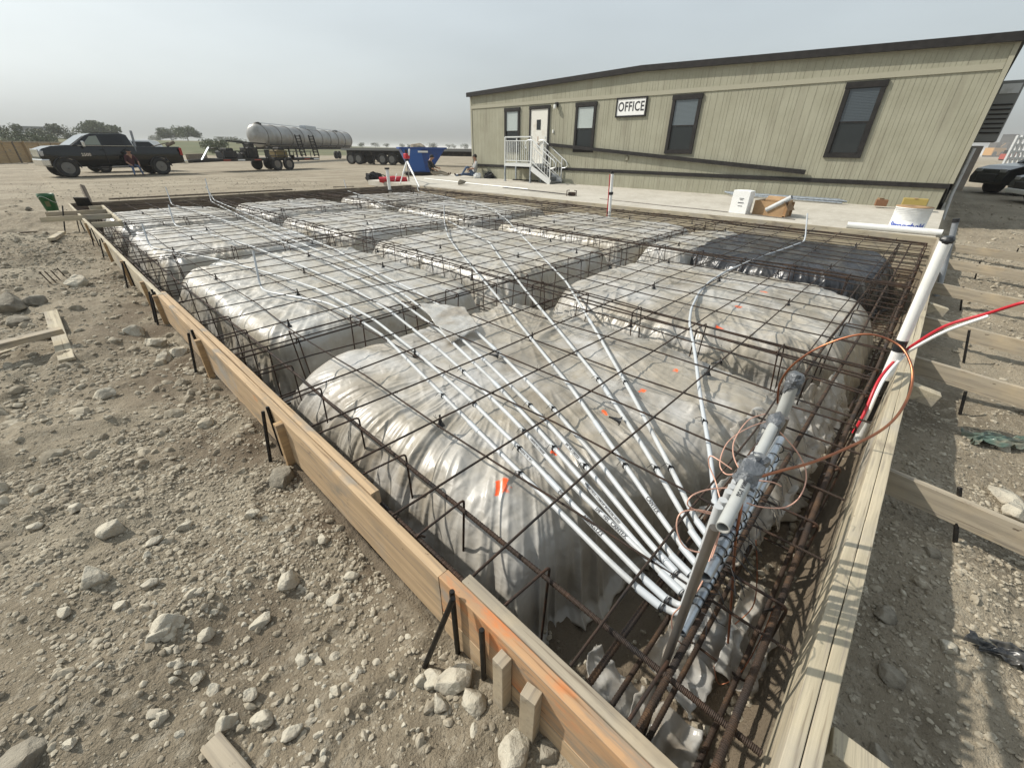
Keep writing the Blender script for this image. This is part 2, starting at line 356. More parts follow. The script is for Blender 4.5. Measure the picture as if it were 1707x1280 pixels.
# ---------------------------------------------------------------- ground sheet, one piece out to the horizon, with the trench pit cut in it
LX0, LX1 = .49, .53          # left form, outer and inner face
RY0, RY1 = -.258, -.184      # right form, outer and inner face
BX, FY = 10.48, 15.45        # back and far form inner faces
def ground_z(x, y):
    x = np.asarray(x, float); y = np.asarray(y, float)
    far = sstep(16, 24, np.hypot(x, y))
    big = fbm(x*.5, y*.5, 0, 3, 3); mid = fbm(x*1.7, y*1.7, 0, 9, 4); fine = fbm(x*7, y*7, 0, 21, 4); vf = fbm(x*26, y*26, 0, 33, 3)
    clod = np.clip(ridge(x*3.1+mid, y*3.1, 0, 41)-.35, 0, 1)
    near = np.exp(-np.hypot(x, y)/9)
    z = -.27+.10*big*(1-far)+.055*mid*(1-.7*far)+(.018*fine+.007*vf)*(.4+.6*near)+.035*clod*(1-far)
    z = z + .10*sstep(-.3, -2.5, x)*sstep(-1, 3, y)*(1-far)                       # spoil bank on the left
    z = z+sstep(.2, -.6, x)*sstep(1.5, 4, y)*(1-far)*(.07*mid+.05*fbm(x*3.3, y*3.3, 0, 15, 3))
    gut = sstep(.55, .30, np.abs(x-.33))*sstep(.8, 1.3, y)*sstep(3.2, 2.3, y)      # washed out gutter beside the form
    z = z-.08*gut*(.6+.4*mid)
    z = z-.03*sstep(-.2, .45, x)*sstep(0, 1, y)*(x < .6)
    rz = -.36+.05*big+.045*mid+.016*fine+.008*vf+.02*clod
    r = sstep(-.1, -.35, y)*sstep(-1.2, .2, x)
    z = z*(1-r)+(rz*(1-far)+(-.27+.04*mid)*far)*r
    pit = (x > .51) & (x < BX+.01) & (y > -.22) & (y < FY+.01)
    zp = -.80+.07*mid+.03*fine+.012*vf + .10*sstep(.12, 0, np.minimum(np.minimum(x-.51, BX-x), np.minimum(y+.22, FY-y)))
    z = np.where(pit, zp, z)
    pad = sstep(10.4, 10.7, x)*sstep(-.35, -.12, y)*sstep(19.6, 18.9, y)*sstep(60, 36, x)
    z = np.where((~pit) & (pad > 0), z*(1-pad)-.12*pad, z)
    d = np.hypot(x, y)
    z = z + .9*sstep(70, 260, d)*0
    return z
def lines(*segs):
    out = []
    for a, b, s in segs: out.append(np.linspace(a, b, max(2, int(abs(b-a)/s)+1))[:-1])
    return np.concatenate(out+[[segs[-1][1]]])
gx = np.concatenate([lines((-3000, -400, 300), (-400, -60, 25), (-60, -14, 2.5), (-14, -4, .12), (-4, -1.8, .035), (-1.8, .5, .0155)), lines((.52, 2.6, .03), (2.6, 10.465, .06)), lines((10.495, 18, .12), (18, 60, 2), (60, 400, 25), (400, 3000, 300))])
gy = np.concatenate([lines((-3000, -300, 300), (-300, -20, 12), (-20, -3, .4), (-3, -.24, .03)), lines((-.20, 2.9, .0155), (2.9, 5, .03), (5, 15.435, .06)), lines((15.47, 24, .12), (24, 70, 1.2), (70, 400, 25), (400, 3000, 300))])
GX, GY = np.meshgrid(gx, gy, indexing='ij')
gv = np.stack([GX, GY, ground_z(GX, GY)], -1).reshape(-1, 3)
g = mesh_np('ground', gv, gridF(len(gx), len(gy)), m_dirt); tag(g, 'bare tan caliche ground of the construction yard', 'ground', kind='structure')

# loose stones: a rock generator, the countless gravel as one mass, the big ones as things of their own
def ico(sub):
    bm = bmesh.new(); bmesh.ops.create_icosphere(bm, subdivisions=sub, radius=1)
    v = np.array([x.co[:] for x in bm.verts]); f = np.array([[l.index for l in q.verts] for q in bm.faces]); bm.free(); return v, f
def rock_shape(sub, seed):
    v, f = ico(sub); r = np.random.default_rng(seed)
    for k in range(9):                              # chop flat facets
        n = r.normal(size=3); n /= np.linalg.norm(n); d = r.uniform(.55, .85)
        over = np.clip(v@n-d, 0, None); v = v-over[:, None]*n*.92
    v = v*(1+.10*fbm(v[:, 0]*2+seed, v[:, 1]*2, v[:, 2]*2, seed)[:, None])
    return v, f
S1 = [rock_shape(1, k) for k in range(6)]; S2 = [rock_shape(2, k+50) for k in range(6)]
PIT = lambda x, y: (x > .46) & (x < 10.6) & (y > -.28) & (y < 15.5)
def scatter(n, xr, yr, smin, smax, pw, shapes, dens=None):
    V, F, off = [], [], 0
    x = RNG.uniform(*xr, n); y = RNG.uniform(*yr, n)
    keep = ~PIT(x, y) & ~((x > 10.3) & (y > -.2))
    keep &= RNG.random(n) < (.25+.75*sstep(.40, .62, vn(x*1.1, y*1.1, 0, 77)*.6+vn(x*3.3, y*3.3, 0, 78)*.4))
    if dens is not None: keep &= RNG.random(n) < dens(x, y)
    x, y = x[keep], y[keep]; n = len(x)
    s = smin*(smax/smin)**(RNG.random(n)**pw)
    z = ground_z(x, y)
    for k in range(len(shapes)):
        idx = np.arange(k, n, len(shapes)); v, f = shapes[k]
        if not len(idx): continue
        th = RNG.uniform(0, 6.28, len(idx)); c, sn = np.cos(th), np.sin(th)
        st = RNG.uniform(.6, 1.35, (len(idx), 3)); st[:, 2] *= .7
        p = v[None]*st[:, None]; P = np.empty_like(p)
        P[..., 0] = p[..., 0]*c[:, None]-p[..., 1]*sn[:, None]; P[..., 1] = p[..., 0]*sn[:, None]+p[..., 1]*c[:, None]; P[..., 2] = p[..., 2]
        P = P*s[idx][:, None, None]+np.stack([x[idx], y[idx], z[idx]+s[idx]*.02], -1)[:, None]
        V.append(P.reshape(-1, 3)); F.append((f[None]+(np.arange(len(idx))*len(v))[:, None, None]).reshape(-1, 3)+off); off += len(idx)*len(v)
    return np.concatenate(V), np.concatenate(F)
packs = [scatter(60000, (-2.2, .47), (-.2, 3.2), .0028, .014, 1.5, S1), scatter(6000, (-3.2, .47), (-.2, 5), .009, .026, 2.2, S2),
         scatter(34000, (-5, .47), (2.4, 12), .006, .028, 1.7, S1), scatter(4200, (-5, .47), (2.4, 13), .018, .06, 2.0, S2),
         scatter(26000, (.2, 4.2), (-1.9, -.27), .003, .016, 1.8, S1), scatter(12000, (3, 13), (-4.5, -.3), .008, .03, 1.9, S1), scatter(1500, (.3, 13), (-4.5, -.3), .015, .045, 2.2, S2),
         scatter(5000, (-8, 10), (15.6, 30), .012, .05, 2.0, S1), scatter(2500, (10, 24), (-9, -.4), .02, .06, 2.0, S1)]
V, F, off = [], [], 0
for v, f in packs: V.append(v); F.append(f+off); off += len(v)
gr = mesh_np('gravel', np.concatenate(V), np.concatenate(F), m_gravel, smooth=False); tag(gr, 'loose limestone gravel strewn over the dirt', 'gravel', kind='stuff')
v, f = scatter(3400, (-.75, .42), (.2, 2.0), .007, .021, 1.7, S2, lambda x, y: np.exp(-((x+.05)**2/.12+(y-.85)**2/.5)))
o = mesh_np('pale_stones', v, f, m_rock, smooth=False); tag(o, 'drift of pale broken limestone in the near dirt', 'stones', kind='stuff')
# rubble in the bottom of the trenches
def pitrub(n):
    V, F, off = [], [], 0
    for i in range(n):
        if RNG.random() < .5: x, y = RNG.uniform(.6, 10.3), RNG.uniform(-.15, .35)
        else: x, y = RNG.uniform(.56, 1.0), RNG.uniform(-.1, 8)
        v, f = S1[i % 6]; s = .006*(6.5**(RNG.random()**1.4))
        p = v*s*RNG.uniform(.6, 1.3, 3)+np.array([x, y, float(ground_z(x, y))+s*.2]); V.append(p); F.append(f+off); off += len(v)
    return np.concatenate(V), np.concatenate(F)
v, f = pitrub(4200); o = mesh_np('trench_rubble', v, f, m_gravel, smooth=False); tag(o, 'small stones on the trench bottom', 'rubble', kind='stuff')

RM = []
for k in range(5):
    v, f = rock_shape(4, 200+k); r_ = np.random.default_rng(900+k)
    for _ in range(9):
        n_ = r_.normal(size=3); n_ /= np.linalg.norm(n_); over = np.clip(v@n_-r_.uniform(.42, .68), 0, None); v = v-over[:, None]*n_*.95
    v = v*(1+.07*fbm(v[:, 0]*5, v[:, 1]*5, v[:, 2]*5, k)+.025*fbm(v[:, 0]*14, v[:, 1]*14, v[:, 2]*14, k))[:, None]
    RM.append((v, f))
def rock(px, py, wpx, label, k=0, mat=None, flat=.7, group=None, gz=None):
    p = Zp(px, py, -.27)
    for _ in range(4): p = Zp(px, py, float(ground_z(p[0], p[1])))
    dep = float((ROT.T @ (p-CPOS))[2]); s = wpx/FPX*dep/2*1.28
    v, f = RM[k % 5]; a = RNG.uniform(0, 6.28)
    v = v*np.array([1.12, .9, flat])*s; c, n = math.cos(a), math.sin(a)
    v = np.stack([v[:, 0]*c-v[:, 1]*n, v[:, 0]*n+v[:, 1]*c, v[:, 2]], -1)
    o = mesh_np('rock', v, f, mat or m_rock, smooth=True); o.location = (p[0], p[1], p[2]+s*flat*.35)
    me = o.data; me.polygons.foreach_set('use_smooth', np.zeros(len(me.polygons), bool) if s < .03 else np.ones(len(me.polygons), bool))
    return tag(o, label, 'rock', group)
rock(765, 1138, 56, 'largest pale limestone block below the crossed black pins at the front form', 0)
rock(790, 1170, 44, 'pale rock touching the right of the largest limestone block by the pins', 1)
rock(727, 1135, 34, 'pale rock at the foot of the slanting black pin', 2)
rock(703, 1137, 24, 'narrow pale rock left of the slanting pin foot', 3, flat=1)
rock(732, 1176, 26, 'small pale rock below the slanting pin rocks', 4)
rock(855, 1258, 58, 'pale rock on the bottom edge left of the two sawn stakes', 1)
rock(915, 1258, 36, 'grey rock between the nearest sawn stake and the bottom edge', 2, m_boulder)
rock(278, 1042, 46, 'pair of pale stones leaning together in the left gravel', 3)
rock(274, 1057, 30, 'pale stone leaning against the front of a stone pair in the gravel', 0, flat=.9)
rock(155, 968, 40, 'flat pale stone left of the gravel clump', 4)
rock(192, 885, 34, 'upright buff stone above the gravel clump', 2, flat=.9)
rock(483, 972, 32, 'wedge shaped stone halfway between gravel clump and form board', 1, flat=.9)
rock(440, 1038, 30, 'round pale stone right of the gravel clump', 0)
rock(377, 1208, 32, 'faceted stone above the loose board end', 3, flat=.95)
rock(442, 1200, 34, 'flat split stone right of the loose board end', 4)
rock(484, 1222, 30, 'pale stone right of the flat split stone', 0)
rock(45, 1268, 66, 'dark grey square block in the bottom left corner', 2, m_boulder, flat=.6)
rock(470, 800, 44, 'grey stone beside the left form near its sawn stake', 1, m_boulder)
rock(175, 660, 30, 'white faced stone in the middle of the left bank', 3)
rock(30, 543, 40, 'big grey boulder behind the crossed boards at left', 0, m_boulder)
rock(16, 515, 44, 'biggest grey boulder at the left picture edge', 4, m_boulder)
rock(60, 505, 28, 'grey boulder between the biggest boulder and the rebar stubs', 1, m_boulder)
rock(130, 476, 32, 'broad flat rock below the row of rebar stubs', 2)
rock(225, 555, 30, 'buff rock two steps left of the form', 3)
rock(262, 575, 30, 'pale lump rock in the rubble left of the form', 0)
rock(300, 590, 26, 'rounded rock touching the rubble at the form', 1)
rock(275, 600, 26, 'white edged rock at the middle of the rubble by the form', 4)
rock(182, 427, 16, 'pale rock beside the far crossed pins', 2)
rock(48, 349, 9, 'dark clod left of the green bucket', 3, m_boulder)
rock(1680, 832, 52, 'flat white rock beside the nearest brace board', 0, flat=.4)
rock(1690, 857, 36, 'buff rock below the flat white rock at right', 1)
rock(1580, 1082, 24, 'pale stone at the edge of the form shadow', 2)
rock(1671, 748, 24, 'rock lying on the green plastic scrap', 3)
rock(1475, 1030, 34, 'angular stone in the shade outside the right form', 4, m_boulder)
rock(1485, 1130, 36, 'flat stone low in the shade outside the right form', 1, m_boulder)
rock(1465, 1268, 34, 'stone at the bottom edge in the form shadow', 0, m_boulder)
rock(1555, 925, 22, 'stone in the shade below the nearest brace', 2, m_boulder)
for px, py, wd in ((560, 1000, 22), (255, 905, 22), (310, 880, 20), (330, 990, 20), (250, 975, 24), (110, 1020, 22), (505, 1100, 24), (355, 1150, 20), (270, 1195, 22), (415, 1160, 22), (330, 1130, 24), (60, 880, 22), (130, 850, 24), (420, 860, 20), (540, 900, 20), (585, 960, 22), (560, 1150, 18), (120, 1240, 20), (345, 1060, 24), (205, 1010, 20)):
    rock(px, py, wd, 'fist sized pale stone among the near gravel left of the form', RNG.integers(5), group='fist sized stones in the near gravel')

# ---------------------------------------------------------------- formwork
def board(a, b, th, h, label, mat, name='form_board', group=None, sag=.004, up=(0, 0, 1), cat='board'):
    """plank on edge: a, b are the ends of its top centre line"""
    a = Vector(a); b = Vector(b); d = b-a; L = d.length; d.normalize(); y = Vector(up).cross(d).normalized(); z = d.cross(y)
    n = max(2, int(L/.09)+1); nz = 5; nyt = 3
    s = np.linspace(0, L, n); sd = int(RNG.integers(9999))
    prof = [(-th/2, 0), (0, .0006), (th/2, 0)]+[(th/2, -h*k/nz) for k in range(1, nz+1)]+[(-th/2, -h)]+[(-th/2, -h*(nz-k)/nz) for k in range(1, nz)]
    prof = np.array(prof); m = len(prof)
    wob = sag*fbm(s*.5, s*0, 0, sd, 2); wz = sag*.6*fbm(s*.7, s*0, 5, sd, 2)
    V = np.zeros((n, m, 3)); V[..., 0] = s[:, None]; V[..., 1] = prof[None, :, 0]+wob[:, None]; V[..., 2] = prof[None, :, 1]+wz[:, None]
    V[..., 1:] += .0018*fbm(V[..., 0]*7, V[..., 1]*50, V[..., 2]*50, sd)[..., None]
    F = [(i*m+k, i*m+(k+1) % m, (i+1)*m+(k+1) % m, (i+1)*m+k) for i in range(n-1) for k in range(m)]
    mb = MB(); mb._add(V.reshape(-1, 3), [q[::-1] for q in F], False); mb._add(V[0], [tuple(range(m))], False); mb._add(V[-1], [tuple(reversed(range(m)))], False)
    o = mb.build(name, mat, bevel=.0025); o.matrix_world = Matrix.Translation(a) @ Matrix((d, y, z)).transposed().to_4x4()
    return tag(o, label, cat, group)
lx = (LX0+LX1)/2
board((lx+.002, -.62, 0), (lx, .79, 0), .040, .19, 'near left form board with orange overspray along its top', m_worange, sag=.001)
board((lx+.002, -.62, -.193), (lx, .79, -.193), .040, .14, 'lower near left form board under the orange sprayed plank', m_wfresh, sag=.001)
board((LX1+.021, -.62, .006), (LX1+.021, .72, .004), .038, .10, 'grey cap board nailed inside the near left form', m_wgrey, sag=.001)
board((lx, .793, .0), (lx-.008, 5.2, -.006), .040, .285, 'long left form plank with dark scuffs starting at the crossed pins', m_wfresh)
board((LX1+.021, 1.30, .002), (LX1+.015, 5.3, -.004), .038, .14, 'inner doubling plank along the left form with a cut end', m_wfresh)
board((lx-.008, 5.203, -.006), (lx-.01, 10.2, .0), .040, .285, 'middle left form plank beyond the doubled length', m_wpale)
board((lx-.01, 10.203, .0), (lx, 15.5, .0), .040, .285, 'far left form plank ending at the steel corner plate', m_wpale)
board((-.1, -.203, 0), (5.3, -.203, 0), .037, .235, 'inner right form plank striped with conduit shadows', m_wpale, sag=.003)
board((-.1, -.241, .0), (5.3, -.241, .001), .037, .235, 'outer right form plank of the doubled near length', m_wpale, sag=.003)
board((5.303, -.203, 0), (10.5, -.205, 0), .037, .235, 'far inner right form plank beyond the white riser', m_wgrey)
board((5.303, -.241, .0), (10.4, -.243, 0), .037, .235, 'far outer right form plank beyond the white riser', m_wgrey)
board((BX+.02, -.2, .01), (BX+.02, 5.2, .005), .040, .30, 'back form plank in front of the wire spool', m_wpale)
board((BX+.02, 5.203, .005), (BX+.02, 10.3, .0), .040, .30, 'back form plank below the striped riser', m_wpale)
board((BX+.02, 10.303, -.02), (BX+.02, 15.6, -.02), .040, .30, 'back form plank toward the laser tripod', m_wgrey)
board((.53, FY+.02, 0), (5.6, FY+.02, .0), .045, .30, 'dark far form plank nearest the steel corner plate', m_wdark)
board((5.603, FY+.02, 0), (10.46, FY+.02, -.01), .045, .30, 'dark far form plank nearest the tripod', m_wdark)
# loose timber on top of / behind the far form
p = Zp(180, 338, .03); q = Zp(700, 305, .0)
board((1.3, 15.75, .05), (6.0, 15.85, .04), .09, .04, 'old plank lying flat behind the far form', m_wdark, 'plank')
board((6.4, 16.2, -.12), (8.6, 16.6, -.12), .20, .05, 'grey plank on the ground right of the flat old plank', m_wgrey, 'plank')
# left side box-out near the far corner
board((.76, 14.02, .04), (.98, 14.04, .04), .05, .09, 'far end piece of the boxed corner', m_wpale, 'cross_board')
board((-.09, 12.24, .05), (.96, 12.09, .05), .038, .09, 'nearer long cross board reaching left over the form', m_wpale, 'cross_board')
board((.02, 13.16, .05), (.96, 13.02, .05), .038, .09, 'farther long cross board reaching left toward the bucket', m_wgrey, 'cross_board')
board((1.0, 14.05, .045), (.93, 10.85, .045), .045, .10, 'short inner rail of the boxed corner', m_wpale, 'box_rail')
board((.53, 10.95, .04), (.90, 10.85, .04), .038, .09, 'near end piece of the boxed corner', m_wpale, 'cross_board')
# right braces: 2x4 kickers running away from the right form
for i, (x0, x1, ln, lab) in enumerate(((2.47, 2.36, 1.5, 'nearest brace board right of the form, shaded at its foot'), (4.29, 4.05, 1.6, 'brace board second from the camera, ending at the split stake'),
        (5.56, 5.25, 1.7, 'brace board crossed above by the red tube'), (7.27, 6.9, 2.0, 'brace board just beyond the white riser top'), (9.2, 8.7, 2.3, 'brace board with a flat offcut beside it'), (10.9, 10.6, 2.6, 'farthest brace board beside the wire spool'))):
    board((x0, -.264, -.11), (x1, -.264-ln, -.15), .038, .13, lab, m_wgrey, 'brace_board', 'brace boards right of the form')
pinM = MB(); pinM.tube([(0, 0, 0), (0, 0, .47)], .0095, 10); pinM.tube([(0, 0, .47), (0, 0, .475)], [.0095, .008], 10)
pin_src = None
def pin(a, b, label, group, r=1.0):
    global pin_src
    a = Vector(a); b = Vector(b); d = a-b
    if pin_src is None:
        o = pinM.build('steel_pin', m_pin); pin_src = o
    else:
        o = pin_src.copy(); COL.objects.link(o)
    L = d.length
    o.matrix_world = Matrix.Translation(b) @ d.to_track_quat('Z', 'Y').to_matrix().to_4x4() @ Matrix.Diagonal((r, r, L/.475, 1))
    return tag(o, label, 'pin', group)
for (px, py), (qx, qy), wd in (((1592, 905), (1600, 812), 'at the nearest brace'), ((1600, 690), (1610, 652), 'at the second brace'), ((1607, 600), (1616, 550), 'at the third brace'), ((1602, 510), (1606, 478), 'at the fourth brace'), ((1626, 462), (1634, 436), 'at the fifth brace'), ((1690, 432), (1698, 414), 'at the farthest brace')):
    p = Zp(px, py, -.33); d_ = float((ROT.T @ (p-CPOS))[2]); q = Dp(qx, qy, d_*.985); pin(q, Vector(p)-(Vector(q)-Vector(p))*.25, 'black steel pin %s right of the form' % wd, 'brace pins')
# left pins
GL = 'pins along the left form'
def LY(px, py, z=0): return float(Yy(px, py, z))
def Yy(px, py, z): return Zp(px, py, z)[1]
def pair(y, lab, dy=.05, out=.09, top=.005):
    pin((.478, y, top), (.474, y-.02, -.42), 'upright black pin %s' % lab, GL)
    pin((.452, y+.005, top-.02), (.474-out, y-dy, -.40), 'slanting black pin %s' % lab, GL)
def sstake(y, lab, z=.0, w=.04, h=.5, x=None, rz=0, tilt=0.0):
    mb = MB(); mb.box((0, 0, -h/2), (.040, w, h))
    o = mb.build('wood_stake', m_wgrey if 'grey faced' in lab else m_wstake, bevel=.002); o.location = (LX0-.0225 if x is None else x, y, z); o.rotation_euler = (tilt, 0, rz)
    return tag(o, lab, 'stake', 'sawn stakes along the left form')
for (px, py, lab) in ((450, 672, 'pair left of the near inner plank end'), (326, 545, 'pair beside the middle of the long left plank'), (262, 478, 'pair beside two sawn stakes'), (218, 432, 'pair fifth from the camera'), (190, 393, 'pair sixth from the camera'), (172, 377, 'pair near the box corner'), (155, 352, 'pair beyond the cross boards')):
    pair(Zp(px, py, .02)[1], 'of the '+lab)
pair(Zp(270, 480, .0)[1]-.12, 'of the doubled pair by two sawn stakes')
p = Xp(752, 990, .47)
pin((.474, p[1], .035), (.474, p[1], -.40), 'upright black pin of the front crossed pair', GL)
pin((.456, p[1]-.03, .05), (.36, p[1]+.05, -.33), 'slanting black pin of the front crossed pair standing in the rocks', GL)
p = Xp(801, 1042, .47)
pin((.474, p[1], -.01), (.474, p[1], -.45), 'single black pin right of the front crossed pair', GL)
sstake(Xp(838, 1095, .47)[1], 'grey faced sawn stake next to the single black pin', -.035, .042)
sstake(Xp(886, 1165, .47)[1], 'grey faced sawn stake nearest the bottom edge', -.055, .05, rz=.15)
sstake(Zp(470, 706, -.03)[1], 'sawn stake right of the pin pair at the near inner plank end', -.02)
sstake(Zp(340, 566, -.03)[1], 'sawn stake beside the middle of the long left plank', -.02)
sstake(Zp(272, 492, -.03)[1], 'nearer of two sawn stakes at the doubled pins', -.02)
sstake(Zp(254, 470, -.03)[1], 'farther of two sawn stakes at the doubled pins', -.01)
sstake(Zp(196, 405, -.03)[1], 'tan stake under the sixth pin pair', -.01)
sstake(Zp(168, 372, -.03)[1], 'dark stake near the cross boards', -.01)
sstake(Zp(215, 436, -.03)[1], 'sawn stake beside the fifth pin pair', -.01)
# right form stakes
for px, py, lab in ((1530, 655, 'pale stake end jutting out under the copper loop'), (1400, 1262, 'pale sawn block end below the right form'), (1553, 515, 'pale stake leaning beside the white riser')):
    p = Zp(px, py, -.1); mb = MB(); mb.box((0, 0, 0), (.07, .16, .09)); o = mb.build('wood_stake', m_wpale, bevel=.003); o.location = (p[0], -.345, -.10); o.rotation_euler = (.2, 0, .1); tag(o, lab, 'stake', 'stake ends outside the right form')
# corner plate and leaning stake at far left corner
p = Zp(139, 337, .05); mb = MB(); mb.box((0, 0, .06), (.34, .02, .20)); o = mb.build('steel_plate', m_pin, bevel=.004); o.location = (p[0], p[1], .0); o.rotation_euler = (.15, 0, -.75); tag(o, 'black steel plate standing on the far left form corner', 'steel plate')
p = Zp(154, 339, .0); q = Dp(141, 311, float((ROT.T @ (p-CPOS))[2])*1.02)
board(q, p, .05, .09, 'brown stake leaning up behind the steel plate', m_wdark, 'leaning_stake', cat='stake', up=(.7, .7, 0))
# ---------------------------------------------------------------- earth mounds under plastic sheeting
MATS = {}
mound_top = []
def mound(label, x0, x1, y0, y1, ztop, zbot, n, seed, mat, R=.20, wr=1.0, name='plastic_covered_mound', skew=0, ne=7):
    u = np.linspace(-1, 1, n); U, Vv = np.meshgrid(u, u, indexing='ij')
    a = np.maximum(np.abs(U), np.abs(Vv)); aa = np.maximum(a, 1e-6); dx, dy = U/aa, Vv/aa
    s = 1/(np.abs(dx)**ne+np.abs(dy)**ne)**(1/ne); sx, sy = dx*s, dy*s
    hx, hy = (x1-x0)/2, (y1-y0)/2; cx, cy = (x0+x1)/2, (y0+y1)/2
    a0 = .72; H = ztop-zbot
    per = np.where(np.abs(dx) >= np.abs(dy), dy*hy*np.sign(dx)+10*np.sign(dx), dx*hx*np.sign(dy)+23*np.sign(dy))
    ang = np.arctan2(sy*hy, sx*hx)*(hx+hy)*.8
    fold = ridge(ang*3.6+.6*fbm(sx*3, sy*3, 0, seed), a*1.6, seed*.1, seed)+.6*ridge(ang*8+seed, a*2.5, 1.3, seed+5)
    fold2 = ridge(ang*17, a*5, 2.2, seed+8)
    t = np.clip((a-a0)/(1-a0), 0, 1)
    L1 = R*math.pi/2*.9; L2 = max(H-R, .05)*1.0; L3 = .08; Ltot = L1+L2+L3; q = t*Ltot
    ph = np.clip(q/L1, 0, 1)*math.radians(80)
    off = -R+R*np.sin(ph)/math.sin(math.radians(80)); zz = -R*(1-np.cos(ph))
    q2 = np.clip(q-L1, 0, L2); off = off+q2*.16; zz = zz-q2*.985
    q3 = np.clip(q-L1-L2, 0, None); off = off+q3*.8; zz = zz-q3*.4
    r = np.where(a < a0, a/a0, 1.)
    X = cx+sx*(hx*r)+np.sign(sx)*np.abs(sx)*0; Yv = cy+sy*(hy*r)
    X = cx+sx*(hx-R)*r+sx*(off+R); Yv = cy+sy*(hy-R)*r+sy*(off+R)
    def crease(f, ang_, k):                         # long sharp creases of a taut film
        c_, s_ = math.cos(ang_), math.sin(ang_); p_ = X*c_+Yv*s_; q_ = -X*s_+Yv*c_; wv = fbm(X*1.1, Yv*1.1, 0, seed+k, 3)
        return np.clip(ridge(p_*f*.32+wv*.9, q_*f+wv*1.5, 0, seed+k+1), -.3, 1)
    A_ = RNG.uniform(.3, 1.0)
    e = crease(2.6, A_, 30)+.6*crease(3.4, A_+1.1, 40); e2 = crease(6, A_-.4, 50)*(.35+.65*vn(X*1.3, Yv*1.3, 0, seed+51)); e3 = crease(13, A_+.5, 60)*(.2+.8*vn(X*2.1, Yv*2.1, 0, seed+61))
    side = sstep(.15, .8, t); inner = sstep(.25, .95, a)
    bulge = .09*fbm(X*1.1, Yv*1.1, 0, seed+3, 3)
    X = X+sx*side*(bulge+.045*wr*np.clip(fold, -.4, 2)+.016*wr*fold2+.006*wr*e2); Yv = Yv+sy*side*(bulge+.045*wr*np.clip(fold, -.4, 2)+.016*wr*fold2+.006*wr*e2)
    top = ztop+.030*fbm(X*.9, Yv*.9, 0, seed+1, 3)-.05*(r**3)+wr*(.012*e+.012*e2+.0065*e3)+wr*inner*(1-side*.6)*(.024*fold+.007*fold2)*(.5+.6*vn(X*1.2, Yv*1.2, 0, seed+4))
    Z = top+zz+side*.01*e2
    if skew: Yv = Yv-skew*sstep(1.3, 2.9, X)*sstep(2.0, .6, Yv); X = X+.12*sstep(2.6, 3.3, X)*sstep(1.6, .4, Yv)*(-1)
    o = mesh_np(name, np.stack([X, Yv, Z], -1).reshape(-1, 3), gridF(n, n), mat)
    me = o.data
    sm = o.modifiers.new('thickness', 'SOLIDIFY'); sm.thickness = .002; sm.offset = -1
    return tag(o, label, 'covered mound', 'earth mounds under plastic sheeting')
m_p1 = plastic('sheeting on near mound', spots=[(*Zp(836, 812, -.19), .029, (.85, .10, .012)), (*Zp(930, 737, -.11), .017, (.85, .10, .012)), (*Zp(1010, 680, -.11), .017, (.80, .12, .02)), (*Zp(1075, 645, -.11), .019, (.80, .13, .03)), (*Zp(1127, 613, -.11), .017, (.80, .13, .03)), (*Zp(1163, 581, -.11), .017, (.8, .12, .02))])
m_p2 = plastic('sheeting on second mound', spots=[(*Zp(1200, 536, -.10), .028, (.85, .10, .012)), (*Zp(1233, 509, -.10), .028, (.7, .17, .07)), (*Zp(1273, 487, -.10), .028, (.7, .17, .07))], clear=(.21, .185, .145))
m_p3 = plastic('sheeting far', c=(.43, .42, .395), dusty=(.35, .315, .25), lo=.54)
m_p4 = plastic('sheeting far dusty', c=(.42, .41, .38), dusty=(.35, .315, .25), lo=.51)
mound('nearest clear plastic mound crossed by the fan of conduits', .80, 3.44, .66, 3.24, -.13, -.78, 460, 1, m_p1, R=.33, wr=1.0, skew=.55, ne=6)
mound('clear plastic mound under the curved conduit, right of the nearest one', 3.72, 6.45, .08, 3.15, -.13, -.76, 300, 2, m_p2, R=.26, wr=.95, ne=3.6)
mound('black plastic mound beside the back form', 6.95, 9.85, .18, 2.95, -.13, -.7, 220, 3, m_black, R=.24, ne=3.4)
mound('small white plastic end strip behind the black sheeting', 6.95, 9.8, 2.7, 3.5, -.14, -.7, 120, 4, m_p3, R=.15)
labs = {(0, 1): 'left plastic mound with the bent grey stub standing on it', (1, 1): 'middle plastic mound with the leaning grey stub at its far edge', (2, 1): 'plastic mound below the striped riser at the back form',
        (0, 2): 'left plastic mound with two grey stubs on its left edge', (1, 2): 'middle plastic mound in the third row from the camera', (2, 2): 'plastic mound in the third row by the back form',
        (0, 3): 'left plastic mound at the far dark form', (1, 3): 'middle plastic mound at the far dark form', (2, 3): 'dark plastic mound at the white riser by the tripod'}
XS = [(.90, 3.42), (3.76, 6.4), (6.9, 9.85)]; YS = [None, (3.66, 7.25), (7.78, 11.35), (11.75, 14.75)]
for (i, j), lab in labs.items():
    m = m_p4 if (i, j) == (0, 1) else (m_p2 if (i, j) == (2, 3) else m_p3)
    mound(lab, *XS[i], *YS[j], -.135+RNG.uniform(-.01, .01), -.75, {1: 260, 2: 190, 3: 150}[j], 20+i*5+j, m, R=.20, wr=.95 if j == 1 else .85)
